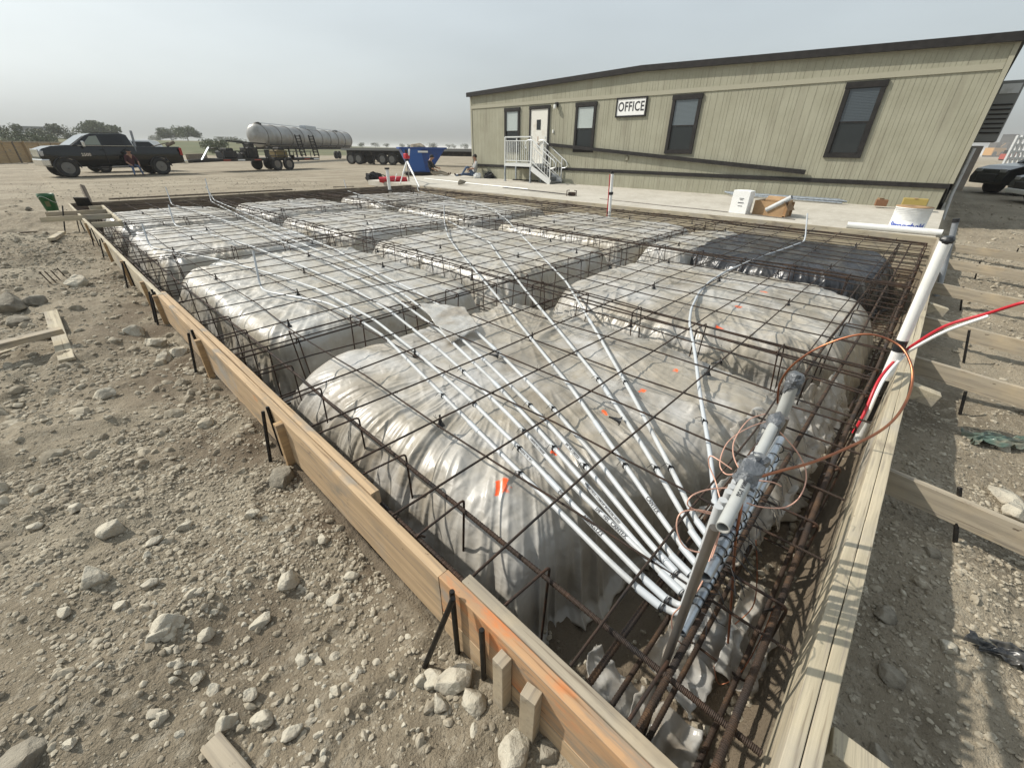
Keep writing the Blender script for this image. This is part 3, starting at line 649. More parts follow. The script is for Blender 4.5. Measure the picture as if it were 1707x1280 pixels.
# torn flaps of sheeting
def flap(pts, nu, nv, label, seed, amp=.02):
    P = [np.array(p, float) for p in pts]; u = np.linspace(0, 1, nu)[:, None, None]; v = np.linspace(0, 1, nv)[None, :, None]
    S = P[0]*(1-u)*(1-v)+P[1]*u*(1-v)+P[2]*u*v+P[3]*(1-u)*v
    S[..., 2] += amp*ridge(S[..., 0]*9+seed, S[..., 1]*14, S[..., 2]*9, seed)+amp*1.5*fbm(S[..., 0]*4, S[..., 1]*4, S[..., 2]*4, seed)
    S[..., 1] += amp*fbm(S[..., 0]*11, S[..., 1]*11, S[..., 2]*11, seed+4)
    o = mesh_np('plastic_flap', S.reshape(-1, 3), gridF(nu, nv), m_flap); o.modifiers.new('thickness', 'SOLIDIFY').thickness = .0015
    return tag(o, label, 'plastic sheet', 'loose flaps of sheeting')
flap([Zp(697, 505, -.05), Zp(775, 515, -.03), Zp(800, 548, -.06), Zp(752, 572, -.07)], 30, 30, 'clear flap folded over two conduits beyond the nearest mound', 5, .012)
flap([(2.35, .42, -.16), (3.35, .35, -.2), (3.2, -.02, -.52), (2.2, .02, -.55)], 50, 40, 'clear flap hanging off the nearest mound toward the right form', 6, .035)
flap([(1.1, .25, -.62), (1.7, .2, -.6), (1.65, -.02, -.72), (1.05, .0, -.7)], 40, 30, 'crumpled clear scrap under the rebar below the conduit rack', 7, .03)
flap([(.62, .12, -.66), (1.0, .2, -.62), (1.05, -.05, -.70), (.66, -.1, -.70)], 40, 30, 'crumpled clear scrap in the near trench corner', 8, .03)
flap([(1.75, .35, -.35), (2.3, .3, -.3), (2.35, .05, -.6), (1.8, .1, -.62)], 40, 30, 'clear flap draped behind the conduit rack', 9, .035)
flap([(3.4, .25, -.3), (4.1, .1, -.3), (4.0, -.08, -.65), (3.3, -.05, -.66)], 40, 30, 'clear flap at the gap between the two nearest mounds', 10, .035)

flap([(.62, .30, -.60), (.98, .42, -.55), (.98, .14, -.72), (.64, .12, -.72)], 40, 30, 'clear scrap of sheeting below the left end of the trench bars', 11, .03)
flap([(1.25, .02, -.60), (1.75, .04, -.58), (1.8, -.15, -.70), (1.3, -.15, -.70)], 40, 30, 'clear scrap of sheeting against the foot of the right form', 12, .03)

# ---------------------------------------------------------------- reinforcing steel
def bar_path(L, r, seed, amp=.006, n=None):
    n = n or max(4, int(L/.4)); s = np.linspace(0, L, n)
    return np.stack([s, amp*fbm(s*.6, s*0, 0, seed, 2), amp*1.2*fbm(s*.8, s*0, 7, seed, 2)], -1)
def rebar(a, b, r, label, group, mat, seed, amp=.008, name='rebar', seg=6, ribs=False):
    loc, rot, L = along(a, b)
    mb = MB(); P = bar_path(L, r, seed, amp)
    mb.tube(P, r, 8 if ribs else seg)
    if ribs:                                        # rolled ribs on the bars close to the camera
        k = 0.0
        while k < min(L, 2.4):
            i = np.interp(k, P[:, 0], P[:, 1]); j = np.interp(k, P[:, 0], P[:, 2])
            mb.tube([(k, i, j), (k+.003, i, j), (k+.006, i, j)], [r*1.0, r*1.16, r*1.0], 8, caps=False); k += .0125
    o = mb.build(name, mat); o.location = loc; o.rotation_euler = rot
    return tag(o, label, 'rebar', group)
tw = None
def tie_wire(bar_, x, seed):
    global tw
    if tw is None:
        m_ = MB(); m_.tube([(.011*math.cos(a), .011*math.sin(a)*.8, -.006+.009*math.sin(a*.5)) for a in np.linspace(0, 6.0, 14)], .0011, 4)
        m_.tube([(.010, 0, .0), (.016, .006, .012), (.026, .004, .022)], .0011, 4); m_.tube([(.010, 0, .0), (.018, -.006, .008), (.024, -.016, .014)], .0011, 4); o = tw = m_.build('tie_wire', m_pin)
    else: o = tw.copy(); COL.objects.link(o)
    o.parent = bar_; o.location = (x, 0, 0); o.rotation_euler = (0, 0, seed*2.4)
y = .32; k = 0
for k in range(36):
    y = .33+.426*k
    if y > 15.2: break
    rb_ = rebar((.545, y+RNG.uniform(-.02, .02), -.055), (10.42, y+RNG.uniform(-.03, .03), -.055), .0056, 'slab mat bar running from the left form to the back form', 'mat bars across the slab', m_rebar, 100+k, .024, ribs=False)
    if k < 8:
        for q in range(9): tie_wire(rb_, 1.116+.426*q-.545, k*9+q)
for k in range(22):
    x = 1.116+.426*k
    if x > 10.2: break
    rebar((x+RNG.uniform(-.03, .03), -.15, -.068), (x+RNG.uniform(-.02, .02), 15.4, -.068), .0056, 'slab mat bar running from the right form to the far form', 'mat bars along the slab', m_rebar, 200+k, .024)
BG = 'thick beam bars'
for i, (x, z) in enumerate(((.575, -.085), (.80, -.10), (.60, -.60), (.78, -.60), (.585, -.34))):
    rebar((x, -.16, z), (x, 15.3, z-.01), .0095, 'thick ribbed bar along the inside of the left form', BG+' left', m_rebarR if z < -.2 else m_rebar, 300+i, .012, ribs=True)
for i, (yy, z) in enumerate(((-.075, -.085), (.105, -.105), (.27, -.13), (-.06, -.60), (.09, -.62), (.25, -.60))):
    rebar((.55, yy, z), (10.3, yy, z-.01), .0105, 'thick rusty bar along the inside of the right form', BG+' right', m_rebarR, 320+i, .016, ribs=True)
for i, (yy, z) in enumerate(((14.95, -.09), (15.25, -.09), (15.0, -.6), (15.25, -.6))):
    rebar((.6, yy, z), (10.3, yy, z), .0095, 'thick bar along the inside of the dark far form', BG+' far', m_rebar, 340+i, .012)
for i, (x, z) in enumerate(((10.05, -.09), (10.28, -.07), (10.15, -.10), (10.36, -.09), (10.08, -.6), (10.3, -.6))):
    rebar((x, -.1, z), (x, 15.3, z), .0095, 'thick rusty bar along the inside of the back form', BG+' back', m_rebarR, 350+i, .012)
IB = [3.43, 7.51, 11.56]
for j, yy in enumerate(IB):
    for i, (d, z) in enumerate(((-.10, -.09), (.10, -.09), (-.09, -.6), (.09, -.6))):
        rebar((.6, yy+d, z), (10.3, yy+d, z), .0075, ('beam cage bar in the cross trench nearest the camera', 'beam cage bar in the middle cross trench', 'beam cage bar in the farthest cross trench')[j], 'cage bars of cross trench %s' % 'abc'[j], m_rebar, 400+j*10+i, .010)
JB = [3.58, 6.66]
for j, xx in enumerate(JB):
    for i, (d, z) in enumerate(((-.09, -.085), (.09, -.085), (0, -.10), (-.08, -.6), (.08, -.6))):
        rebar((xx+d, -.1, z), (xx+d, 15.2, z), .0075, ('cage bar in the long trench left of the curved conduit', 'cage bar in the long trench next to the black mound')[j], 'cage bars of long trench %s' % 'ab'[j], m_rebarR if j else m_rebar, 460+j*10+i, .012)
def stirrup_mesh(wd, h, r=.0055):
    mb = MB(); P = []
    c = [(-wd/2, 0), (wd/2, 0), (wd/2, -h), (-wd/2, -h)]; rad = .022
    for i in range(4):
        p = Vector((*c[i], 0)); a = (Vector((*c[i-1], 0))-p).normalized(); b = (Vector((*c[(i+1) % 4], 0))-p).normalized()
        for t in (0, .33, .67, 1):
            q = p+a*rad*(1-t)**2+b*rad*t**2; P.append((q.x, 0, q.y))
    mb.tube(P, r, 6, closed=True)
    mb.tube([(-wd/2+.01, .008, -.004), (-wd/2+.05, .012, -.06)], r, 6)
    return mb
ST = {}
def stirrup(x, y, z, rz, wd, h, label, group):
    key = (round(wd, 2), round(h, 2))
    if key not in ST: o = ST[key] = stirrup_mesh(wd, h).build('rebar_stirrup', m_steel)
    else: o = ST[key].copy(); COL.objects.link(o)
    o.location = (x, y, z); o.rotation_euler = (RNG.uniform(-.12, .12), 0, rz+RNG.uniform(-.08, .08))
    tag(o, label, 'stirrup', group)
yy = .12; k = 0
while yy < 14.9:
    stirrup(.69, yy, -.06, 0, .26, .56, 'black rebar stirrup in the trench along the left form', 'stirrups along the left form'); yy += .46 if yy < 4 else .75
xx = 1.25
while xx < 10.1:
    stirrup(xx, .07, -.06, math.pi/2, .34, .58, 'rebar stirrup in the trench along the right form', 'stirrups along the right form'); xx += .48
for j, y0 in enumerate(IB):
    xx = 1.05
    while xx < 9.9:
        stirrup(xx, y0, -.06, math.pi/2, .22, .54, ('stirrup in the cross trench nearest the camera', 'stirrup in the middle cross trench', 'stirrup in the farthest cross trench')[j], 'stirrups of cross trench %s' % 'abc'[j]); xx += (.55, .75, 1.0)[j]
for j, x0 in enumerate(JB):
    yy = .5
    while yy < 14.6:
        if not any(abs(yy-q) < .2 for q in IB):
            stirrup(x0, yy, -.055, 0, .20, .50, ('stirrup in the long trench left of the curved conduit', 'stirrup in the long trench next to the black mound')[j], 'stirrups of long trench %s' % 'ab'[j])
        yy += .62 if yy < 8 else .85
# black plastic chairs holding the mat
mb = MB(); mb.lathe([(.024, 0), (.022, .004), (.013, .018), (.006, .052), (.005, .066), (.007, .068), (.003, .072)], 12)
for k in range(4): mb.box((.018*math.cos(k*1.57), .018*math.sin(k*1.57), .003), (.02, .006, .004), k*1.57)
ch = mb.build('rebar_chair', m_blackp)
first = True
def chair(x, y, z, tilt=0):
    global first
    o = ch if first else ch.copy()
    if not first: COL.objects.link(o)
    first = False
    o.location = (x, y, z); o.rotation_euler = (tilt, tilt*.4, RNG.uniform(0, 3))
    tag(o, 'black plastic cone chair holding up the slab mat', 'rebar chair', 'black chairs under the mat')
for i in range(22):
    for j in range(34):
        x = 1.116+.426*i+.02; y = .33+.426*j+.015
        if (i+2*j) % 5 == 1 and RNG.random() < .62 and x < 9.7 and y < 14.6:
            if any(abs(y-q) < .28 for q in IB) or any(abs(x-q) < .28 for q in JB) or x < 1.1 or y < .6: continue
            chair(x, y, -.112)
def lone_chair(px, py, tilt, z=-.075):
    o = ch.copy(); COL.objects.link(o); p = Zp(px, py, z); o.location = p; o.rotation_euler = (tilt, .3, .5)
    return o
tag(lone_chair(1035, 702, -1.35), 'black chair tipped over beside the conduits', 'rebar chair')
tag(lone_chair(1203, 603, -1.9, -.06), 'black chair fallen upside down right of the curved conduit', 'rebar chair')
tag(lone_chair(830, 592, -1.6, -.06), 'black chair hanging sideways on a mat bar among the conduits', 'rebar chair')

# ---------------------------------------------------------------- conduits
def fillet(P, rad, n=7):
    P = [Vector(map(float, p)) for p in P]; out = [P[0]]
    for i in range(1, len(P)-1):
        a, b, c = P[i-1], P[i], P[i+1]; la, lc = (a-b).length, (c-b).length
        d = min(rad, la*.48, lc*.48); p, q = b+(a-b).normalized()*d, b+(c-b).normalized()*d
        for k in range(n+1):
            t = k/n; out.append(p*(1-t)**2+b*2*t*(1-t)+q*t*t)
    out.append(P[-1]); return out
def at_len(P, s):
    for i in range(len(P)-1):
        L = (P[i+1]-P[i]).length
        if s <= L: return P[i].lerp(P[i+1], s/L), (P[i+1]-P[i]).normalized()
        s -= L
    return P[-1], (P[-1]-P[-2]).normalized()
def plen(P): return sum((P[i+1]-P[i]).length for i in range(len(P)-1))
CZ = -.082; CR = .0120
def conduit(pts, label, end='rack', stub=None, ties=(), mat=None, z=CZ, r=CR, yv=.15, top=.42, extra=()):
    """pts: surveyed points from the stub towards the rack; stub: (px,py) of the top of the far riser"""
    P = [Zp(px, py, z) for px, py in pts]
    if stub is not None:
        b = Vector(P[0]); t = Dp(stub[0], stub[1], float((ROT.T @ (P[0]-CPOS))[2])); P = [t]+P
    if end == 'rack':
        e = P[-1]; P = P[:-1]+[np.array([e[0], yv, z]), np.array([e[0], yv, top])]
    Q = fillet(P, .13)
    root = empty('conduit', Q[0], 0, label, 'conduit', 'grey white conduits across the slab')
    loc = Vector(Q[0]); Ql = [q-loc for q in Q]
    mb = MB(); mb.tube(Ql, r, 10); mb.build('tube', mat or m_pvc, root)
    L = plen(Q); s = L-(.50+RNG.uniform(0, .05)) if end == 'rack' else L-.2
    up = -1
    if end == 'rack':
        c, d = at_len(Ql, L-.58-(top-.42)-RNG.uniform(-.02, .05)); mb = MB(); mb.tube([c-d*.045, c+d*.045], r*1.22, 10); mb.build('coupling', m_bell, root)
        c = c+d*.055; mb = MB(); mb.tube([c-d*.004, c+d*.004], r*1.35, 10); mb.build('cable_tie', m_tie, root)
    s = RNG.uniform(1.0, 2.2)
    while s < L-1.2:
        c, d = at_len(Ql, s); mb = MB(); mb.tube([c-d*.055, c+d*.055], r*1.2, 10); mb.build('coupling', m_bell, root); s += 3.05
    for f in ties:
        c, d = at_len(Ql, L-f); mb = MB(); mb.tube([c-d*.004, c+d*.004], r*1.4, 10)
        sd = d.cross(Vector((0, 0, 1))); mb.box(c+sd*.010+Vector((0, 0, .016)), (.007, .010, .007))
        mb.tube([c+Vector((0, 0, r*1.3)), c+sd*.03+Vector((0, 0, .035)), c+sd*.06+d*.02+Vector((0, 0, .03))], .0016, 4); mb.build('cable_tie', m_tie, root)
    return root, Q
RKX = []
C = []
C.append(conduit([(434, 480), (446, 487), (508, 498), (543, 504), (578, 520), (642, 562), (727, 648), (834, 756), (927, 847), (1027, 947), (1090, 1003), (1127, 1022)], 'lowest conduit of the fan, ending at the bent grey stub on the left mound', stub=(422, 419), ties=(1.35, 2.2)))
C.append(conduit([(250, 413), (300, 421), (360, 432), (443, 454), (494, 470), (529, 482), (624, 533), (696, 589), (778, 661), (876, 757), (943, 829), (1043, 932), (1100, 990), (1134, 1010)], 'second lowest conduit of the fan, carrying printed digits', stub=(237, 374), ties=(1.5, 2.0)))
C.append(conduit([(291, 376), (350, 391), (420, 411), (506, 445), (576, 475), (648, 517), (731, 582), (778, 624), (858, 701), (952, 807), (1059, 910), (1120, 972), (1145, 996)], 'third lowest conduit of the fan', stub=(281, 342), ties=(1.6, 2.4)))
C.append(conduit([(286, 341), (346, 358), (430, 387), (504, 417), (578, 454), (640, 484), (731, 549), (825, 638), (902, 722), (990, 822), (1084, 932), (1130, 970), (1148, 985)], 'fourth conduit of the fan, starting from the far left short riser', stub=(276, 312), ties=(1.4,)))
C.append(conduit([(352, 336), (420, 370), (460, 389), (553, 427), (613, 455), (680, 496), (762, 558), (818, 610), (916, 708), (996, 800), (1087, 910), (1130, 957), (1152, 975)], 'fifth conduit of the fan, with a saddle clip halfway', stub=(342, 298), ties=(1.2, 1.8)))
C.append(conduit([(357, 334), (430, 364), (496, 390), (557, 415), (641, 461), (696, 488), (769, 530), (837, 593), (912, 669), (996, 766), (1077, 872), (1135, 943), (1159, 965)], 'sixth conduit of the fan, passing beside a black chair', stub=(343, 311), ties=(1.7,)))
C.append(conduit([(741, 372), (747, 394), (762, 416), (789, 448), (825, 490), (886, 565), (951, 645), (1027, 754), (1109, 872), (1150, 928), (1163, 947)], 'conduit reaching straight to the leaning grey stub in mid slab', stub=(740, 343), ties=(1.1,)))
C.append(conduit([(746, 368), (781, 386), (816, 404), (831, 426), (879, 488), (928, 547), (998, 633), (1074, 747), (1140, 860), (1165, 905), (1173, 919)], 'conduit bending beside the leaning grey stub toward the rack', ties=(1.0, 1.9)))
C.append(conduit([(826, 354), (842, 364), (887, 411), (944, 470), (996, 556), (1055, 660), (1127, 797), (1160, 868), (1177, 904)], 'conduit that starts under the farthest cross beam and runs through the gap', ties=(.95, 1.8)))
C.append(conduit([(1342, 402), (1308, 415), (1273, 426), (1244, 438), (1209, 453), (1182, 470), (1165, 488), (1152, 515), (1149, 538), (1158, 585), (1167, 658), (1184, 757), (1193, 847), (1197, 880)], 'conduit curving in a wide bow to the black mound', stub=(1346, 356), ties=(1.3,), mat=m_bell))
conduit([(578, 318), (600, 325), (640, 341), (700, 357), (739, 368)], 'far conduit between two thin risers', end='free', stub=(573, 299))
conduit([(697, 319), (730, 327), (790, 338), (830, 352)], 'far conduit near the tripod foot', end='free', stub=(695, 306))
# printing on the conduits
def print_on(ci, f, body, size):
    root, Q = C[ci]; L = plen(Q); c, d = at_len(Q, L-f); loc = Vector(root.location)
    t = text_mesh('printed_lettering', body, size, m_ink, root, ext=.0003, bold=.0004)
    x = d; z = (Vector(CPOS)-c).normalized(); y = z.cross(x).normalized(); z = x.cross(y)
    t.matrix_local = Matrix.Translation(c-loc+z*(CR+.0012)) @ Matrix((x, y, z)).transposed().to_4x4()
print_on(1, .92, 'AS2AG123', .026); print_on(1, 1.14, '2337', .014); print_on(2, .88, '1/4"  +01  CANTEX', .022); print_on(3, .98, 'NONMETALLIC CONDUIT INTERTEK LISTED', .013); print_on(4, 1.32, '3/4" +01 CANTEX', .017)
print_on(6, .83, 'CANTEX', .024); print_on(1, 1.45, 'NONMETALLIC PVC 90 C', .013); print_on(2, 1.45, 'CANTEX PVC CONDUIT', .013)

# ---------------------------------------------------------------- conduit rack at the near corner
rk = empty('conduit_rack', (.9, .12, 0), 0, 'rack of steel rails on a driven post holding the conduit ends with black ties', 'rack')
def loc(P, o): return [Vector(map(float, p))-Vector(o.location) for p in P]
mb = MB(); mb.tube(loc([(.845, .128, -.78), (.872, .126, .45)], rk), .0125, 12); mb.build('post', m_galvd, rk)
mb = MB(); mb.tube(loc([(1.98, .165, -.7), (1.98, .165, .22)], rk), .0135, 12); mb.build('post', m_galvd, rk)
mb = MB(); mb.pipe(loc([(.88, .116, 0.0), (1.98, .138, 0.0)], rk), .0145, .002, 14); mb.build('rail', m_galv, rk)
mb = MB(); mb.pipe(loc([(.905, .112, .24), (1.75, .137, .24)], rk), .0175, .002, 14); mb.build('rail', m_galv, rk)
xs = [float(q[1][-1][0]) for q in C]
xs += [1.52, 1.60, 1.68]
for i, x in enumerate(xs):
    for z, rr, y0 in ((0, .0172, .116), (.24, .0205, .112)):
        yv = y0+.022*(x-.88)/1.1
        mb = MB(); c = Vector((x, yv, z))
        mb.tube(loc([c+Vector((0, math.cos(k*.5236)*rr, math.sin(k*.5236)*rr)) for k in range(12)], rk), .0024, 5, closed=True)
        t = RNG.uniform(-.03, .03, 2); l = RNG.uniform(.04, .09)
        mb.tube(loc([c+Vector((0, -rr, 0)), c+Vector((t[0]*.3, -rr-.02, .012)), c+Vector((t[0], -rr-l*.7, -.005)), c+Vector((t[0]+t[1], -rr-l, -.035))], rk), .0014, 4)
        mb.build('cable_tie', m_tie, rk)
def lump(P, r, n, seed, amp=.35):
    P = [Vector(map(float, p)) for p in P]; mb = MB(); k = 9; Q = [P[0].lerp(P[-1], i/(k-1)) for i in range(k)]
    rr = [r*(.55+.6*math.sin(math.pi*(.12+.76*i/(k-1)))) for i in range(k)]
    mb.tube(Q, rr, n); V = np.array(mb.v)
    V += amp*r*np.stack([fbm(V[:, 0]*38, V[:, 1]*38, V[:, 2]*38, seed+j, 3) for j in range(3)], -1)*1.6
    mb.v = [tuple(v) for v in V]; mb.sm = [False]*len(mb.sm); return mb
pv = empty('plastic_pipe', (.853, .107, .48), 0, 'thick grey white pipe with an open end and taped top on the conduit rack', 'pipe')
A, B = Vector((.853, .107, .48)), Vector((1.45, .144, .48))
mb = MB(); mb.pipe(loc([A, B], pv), .0160, .0025, 18); mb.build('tube', m_pvcr, pv)
d = (B-A).normalized(); lump(loc([B-d*.06, B+d*.03], pv), .021, 14, 5).build('tape_wrap', m_tape, pv)
m_ = A.lerp(B, .47); lump(loc([m_-d*.09, m_+d*.06], pv), .025, 14, 6, .5).build('tape_wrap', m_tape, pv)
t = text_mesh('printed_lettering', 'TC-2  V10020', .0145, m_ink, pv, ext=.0003, bold=.0004); c = A.lerp(B, .26); z = (Vector(CPOS)-c).normalized(); y = z.cross(d).normalized(); z = d.cross(y)
t.matrix_local = Matrix.Translation(c-Vector(pv.location)+z*.0176) @ Matrix((d, y, z)).transposed().to_4x4()
def vpipe(x, y, z0, z1, r, lab, seed, tape=.10, mat=None):
    o = empty('plastic_pipe', (x, y, z0), 0, lab, 'pipe'); mb = MB(); mb.pipe([(0, 0, 0), (.0, .0, z1-z0)], r, .004, 20); mb.build('tube', mat or m_pvcr, o)
    lump([(0, 0, z1-z0-tape), (0, 0, z1-z0+.02)], r*1.12, 16, seed, .3).build('tape_wrap', m_tape, o); return o
vpipe(1.90, .200, -.75, .20, .030, 'grey white riser with a bulging tape cap where the copper loop starts', 11, .16)
vpipe(2.36, .222, -.75, .26, .030, 'farther grey white riser capped with flat silver tape', 12, .09)
# copper: the bare loop, the coiled strands
def wire(pts, r, name, label, mat, cat='wire', group=None, n=8):
    P = [Dp(*p) for p in pts]; out = []
    for i in range(len(P)-1):
        p0, p1, p2, p3 = P[max(i-1, 0)], P[i], P[i+1], P[min(i+2, len(P)-1)]
        for k in range(n):
            t = k/n; out.append(.5*((2*p1)+(-p0+p2)*t+(2*p0-5*p1+4*p2-p3)*t*t+(-p0+3*p1-3*p2+p3)*t**3))
    out.append(P[-1]); mb = MB(); mb.tube(out, r, 8); return tag(mb.build(name, mat), label, cat, group)
wire([(1296, 672, 2.12), (1300, 640, 2.05), (1322, 608, 1.95), (1370, 577, 1.85), (1440, 557, 1.75), (1495, 573, 1.68), (1518, 606, 1.62), (1519, 645, 1.58), (1502, 684, 1.52), (1472, 715, 1.47), (1420, 743, 1.42), (1355, 770, 1.37), (1300, 785, 1.33), (1255, 800, 1.28), (1240, 822, 1.26), (1233, 860, 1.26), (1226, 900, 1.30), (1222, 960, 1.5), (1216, 1040, 1.7), (1210, 1110, 1.85)], .0048, 'copper_ground_wire', 'bare copper ground wire bowed in a large loop from the taped riser', m_copper)
wire([(1290, 690, 2.1), (1270, 730, 1.9), (1215, 800, 1.85), (1160, 870, 1.9)], .004, 'copper_ground_wire', 'dark wire dropping straight from the bulging tape cap', m_steel)
loops = [
 [(1286, 700, 1.7), (1250, 712, 1.6), (1215, 735, 1.5), (1200, 770, 1.4), (1210, 790, 1.35), (1235, 788, 1.3)],
 [(1275, 690, 1.7), (1248, 700, 1.6), (1226, 730, 1.5), (1222, 755, 1.4), (1232, 780, 1.3), (1240, 770, 1.3), (1243, 790, 1.3)],
 [(1220, 782, 1.3), (1200, 768, 1.32), (1184, 760, 1.35), (1182, 775, 1.36), (1192, 800, 1.34), (1200, 830, 1.3), (1206, 850, 1.28)],
 [(1222, 813, 1.27), (1185, 815, 1.25), (1155, 825, 1.2), (1146, 840, 1.2), (1160, 850, 1.22), (1195, 860, 1.25), (1212, 872, 1.26)],
 [(1200, 858, 1.25), (1165, 850, 1.22), (1135, 855, 1.2), (1128, 880, 1.2), (1140, 910, 1.2), (1165, 920, 1.2), (1190, 915, 1.2)],
 [(1250, 800, 1.25), (1285, 803, 1.25), (1302, 810, 1.3)],
 [(1300, 720, 1.35), (1330, 755, 1.36), (1344, 790, 1.36), (1335, 825, 1.35), (1310, 845, 1.33), (1270, 845, 1.3), (1245, 838, 1.27)],
 [(1230, 830, 1.2), (1205, 870, 1.18), (1190, 920, 1.18), (1165, 980, 1.18), (1135, 1010, 1.2), (1120, 1030, 1.25), (1125, 1060, 1.3), (1145, 1080, 1.35)],
 [(1238, 815, 1.22), (1218, 850, 1.2), (1200, 880, 1.18), (1180, 940, 1.17), (1160, 965, 1.17)],
 [(1260, 900, 1.5), (1262, 960, 1.55), (1255, 1010, 1.6), (1225, 1040, 1.6)],
 [(1290, 1010, 1.5), (1270, 1060, 1.6), (1235, 1120, 1.7), (1200, 1140, 1.75), (1190, 1110, 1.7)],
]
for i, lp in enumerate(loops):
    wire(lp, .0021, 'wire_strand', 'thin pale copper strand curling around the taped conduit rack', m_wirepink if i < 9 else m_copper, group='copper strands at the rack')

# ---------------------------------------------------------------- white riser and tubes beside the right form
def upright(pb, pt, z0):
    b = Zp(*pb, z0); r = ray(*pt); t = ((b[0]*r[0]+b[1]*r[1])/(r[0]**2+r[1]**2)); top = CPOS+r*t; return Vector(b), Vector(top)
b, t = upright((1430, 735), (1579, 398), -.55)
rs = empty('plastic_riser', b, 0, 'tall white pvc riser standing inside the right form, black band near its foot', 'pipe')
dv = t-b; L = dv.length; ax = dv.normalized(); dep = float((ROT.T @ (np.array(b.lerp(t, .6))-CPOS))[2]); R_ = 9.3*.85/FPX*dep
f0 = .30
mb = MB(); mb.tube([ax*(L*.36), ax*L], R_, 24); mb.build('tube', m_pvcw, rs)
mb = MB(); mb.tube([(0, 0, 0), ax*(L*.36)], R_*.86, 24); mb.build('lower_tube', m_blackp, rs)
mb = MB(); mb.tube([(0, 0, 0), ax*(L*.13)], R_*.95, 24); mb.build('foot_coupling', m_pvcw, rs)
mb = MB(); mb.tube([ax*(L*.505), ax*(L*.56)], R_*1.05, 24); mb.build('tape_band', m_btape, rs)
lump([ax*(L*.98), ax*(L*1.01)], R_*1.0, 18, 31, .2).build('tape_cap', m_btape, rs)
tube_off = [(1436, 705), (1455, 660), (1475, 618), (1500, 590)]
for (dx, r_, mat, lab) in ((0, .0085, m_red, 'red water tube taped along the white riser and arching out to the right'), (6, .0092, m_pvcw, 'white water tube arching right just under the red tube')):
    P = [(1422+dx*1.0, 722, dep*1.0), (1440+dx*1.1, 690, dep*.985), (1466+dx*1.2, 632, dep*(.97 if dx else .99)), (1499+dx*1.2, 594, dep+.10), (1524, 574+dx, dep*.99), (1577, 543+dx*1.5, dep*.93), (1648, 522+dx*.8, dep*.87)]
    if mat is m_red: P += [(1707, 504, dep*.81), (1770, 490, dep*.79)]
    wire(P, r_, 'water_tube', lab, mat, 'tube')
b2, t2 = upright((1560, 500), (1594, 366), -.4)
o = empty('plastic_riser', b2, 0, 'grey pipe riser with a black cap behind the white riser', 'pipe'); mb = MB(); mb.tube([(0, 0, 0), t2-b2], .030, 18); mb.build('tube', m_pvcg, o)
mb = MB(); mb.tube([(t2-b2)*.965, (t2-b2)*1.01], .034, 18); mb.build('cap', m_blackp, o)
b3 = Vector(Zp(1017, 352, -.05)); t3 = Vector(upright((1017, 352), (1021, 286), -.05)[1])
o = empty('plastic_riser', b3, 0, 'white riser with red tube and black tapes at the back form', 'pipe'); v = t3-b3
mb = MB(); mb.tube([(0, 0, -.3), v], .036, 16); mb.build('tube', m_pvcw, o)
mb = MB(); mb.tube([(-.03, .045, -.3), v*.93+Vector((-.03, .045, 0))], .012, 8); mb.build('red_tube', m_red, o)
for a, b_ in ((.94, 1.01), (.42, .49)): mb = MB(); mb.tube([v*a, v*b_], .05 if a < .9 else .04, 16); mb.build('tape_band', m_btape, o)
b3 = Vector(Zp(650, 318, -.1)); t3 = Vector(upright((650, 318), (645, 281), -.1)[1]); v = t3-b3
o = empty('plastic_riser', b3, 0, 'white riser with a flat black cap in front of the laser tripod', 'pipe')
mb = MB(); mb.tube([(0, 0, -.2), v], .055, 18); mb.build('tube', m_pvcw, o); mb = MB(); mb.tube([v*.96, v*1.03], .085, 18); mb.build('cap', m_blackp, o)
mb = MB(); mb.tube([(0, 0, -.02), (0, 0, .03)], .10, 18); mb.build('base_collar', m_blackp, o)

# ---------------------------------------------------------------- concrete pad and what lies on it
mb = MB(); mb._add([(10.53, -.16, .0), (10.53, 18.9, .0), (18, 20.6, .05), (18, -.16, .05), (10.53, -.16, -.2), (10.53, 18.9, -.2), (18, 20.6, -.2), (18, -.16, -.2)], [(0, 3, 2, 1), (0, 1, 5, 4), (0, 4, 7, 3), (1, 2, 6, 5)], False)
tag(mb.build('pavement', m_conc), 'pale concrete pad in front of the office trailer', 'concrete pad', kind='structure')
PZ = lambda x: max(0, (x-10.53)/7.47*.05)
def onpad(px, py):
    p = Zp(px, py, .01)
    for _ in range(3): p = Zp(px, py, PZ(p[0]))
    return Vector(p)
def depth(p): return float((ROT.T @ (np.array(p)-CPOS))[2])
# wire spool
c = onpad(1510, 386); rr = 27.5/FPX*depth(c)*.88
c = c+Vector((.12, .03, 0)); h = .41
o = empty('wire_spool', c, 0, 'white spool of wrapped cable with blue lettering on the pad corner', 'spool')
mb = MB(); mb.lathe([(rr, 0), (rr, .02), (rr*.97, .022), (rr*.97, h-.022), (rr, h-.02), (rr, h), (0, h)], 40); mb.build('drum', m_bag, o)
mb = MB(); mb.lathe([(rr*1.01, h), (rr*1.01, h+.012), (.05, h+.012), (.05, h+.002)], 40); mb.build('top_flange', m_card, o)
for k in range(7): mb = MB(); mb.tube([(rr*.975*math.cos(a), rr*.975*math.sin(a), .21+.026*k+.008*math.sin(a*3+k)) for a in np.linspace(0, 6.28, 40)], .004, 4, closed=True); mb.build('wrap_edge', m_white, o)
t = text_mesh('lettering', 'Stronghold', .125, m_ltblue, o, ext=0, bold=.004, shear=.2)
th0 = math.atan2(-c.y, -c.x); me = t.data
for v in me.vertices:
    a = th0+v.co.x/rr-.05; v.co = Vector((math.cos(a)*(rr+.004), math.sin(a)*(rr+.004), .105+v.co.y))
p, q = onpad(1410, 380), onpad(1574, 394)
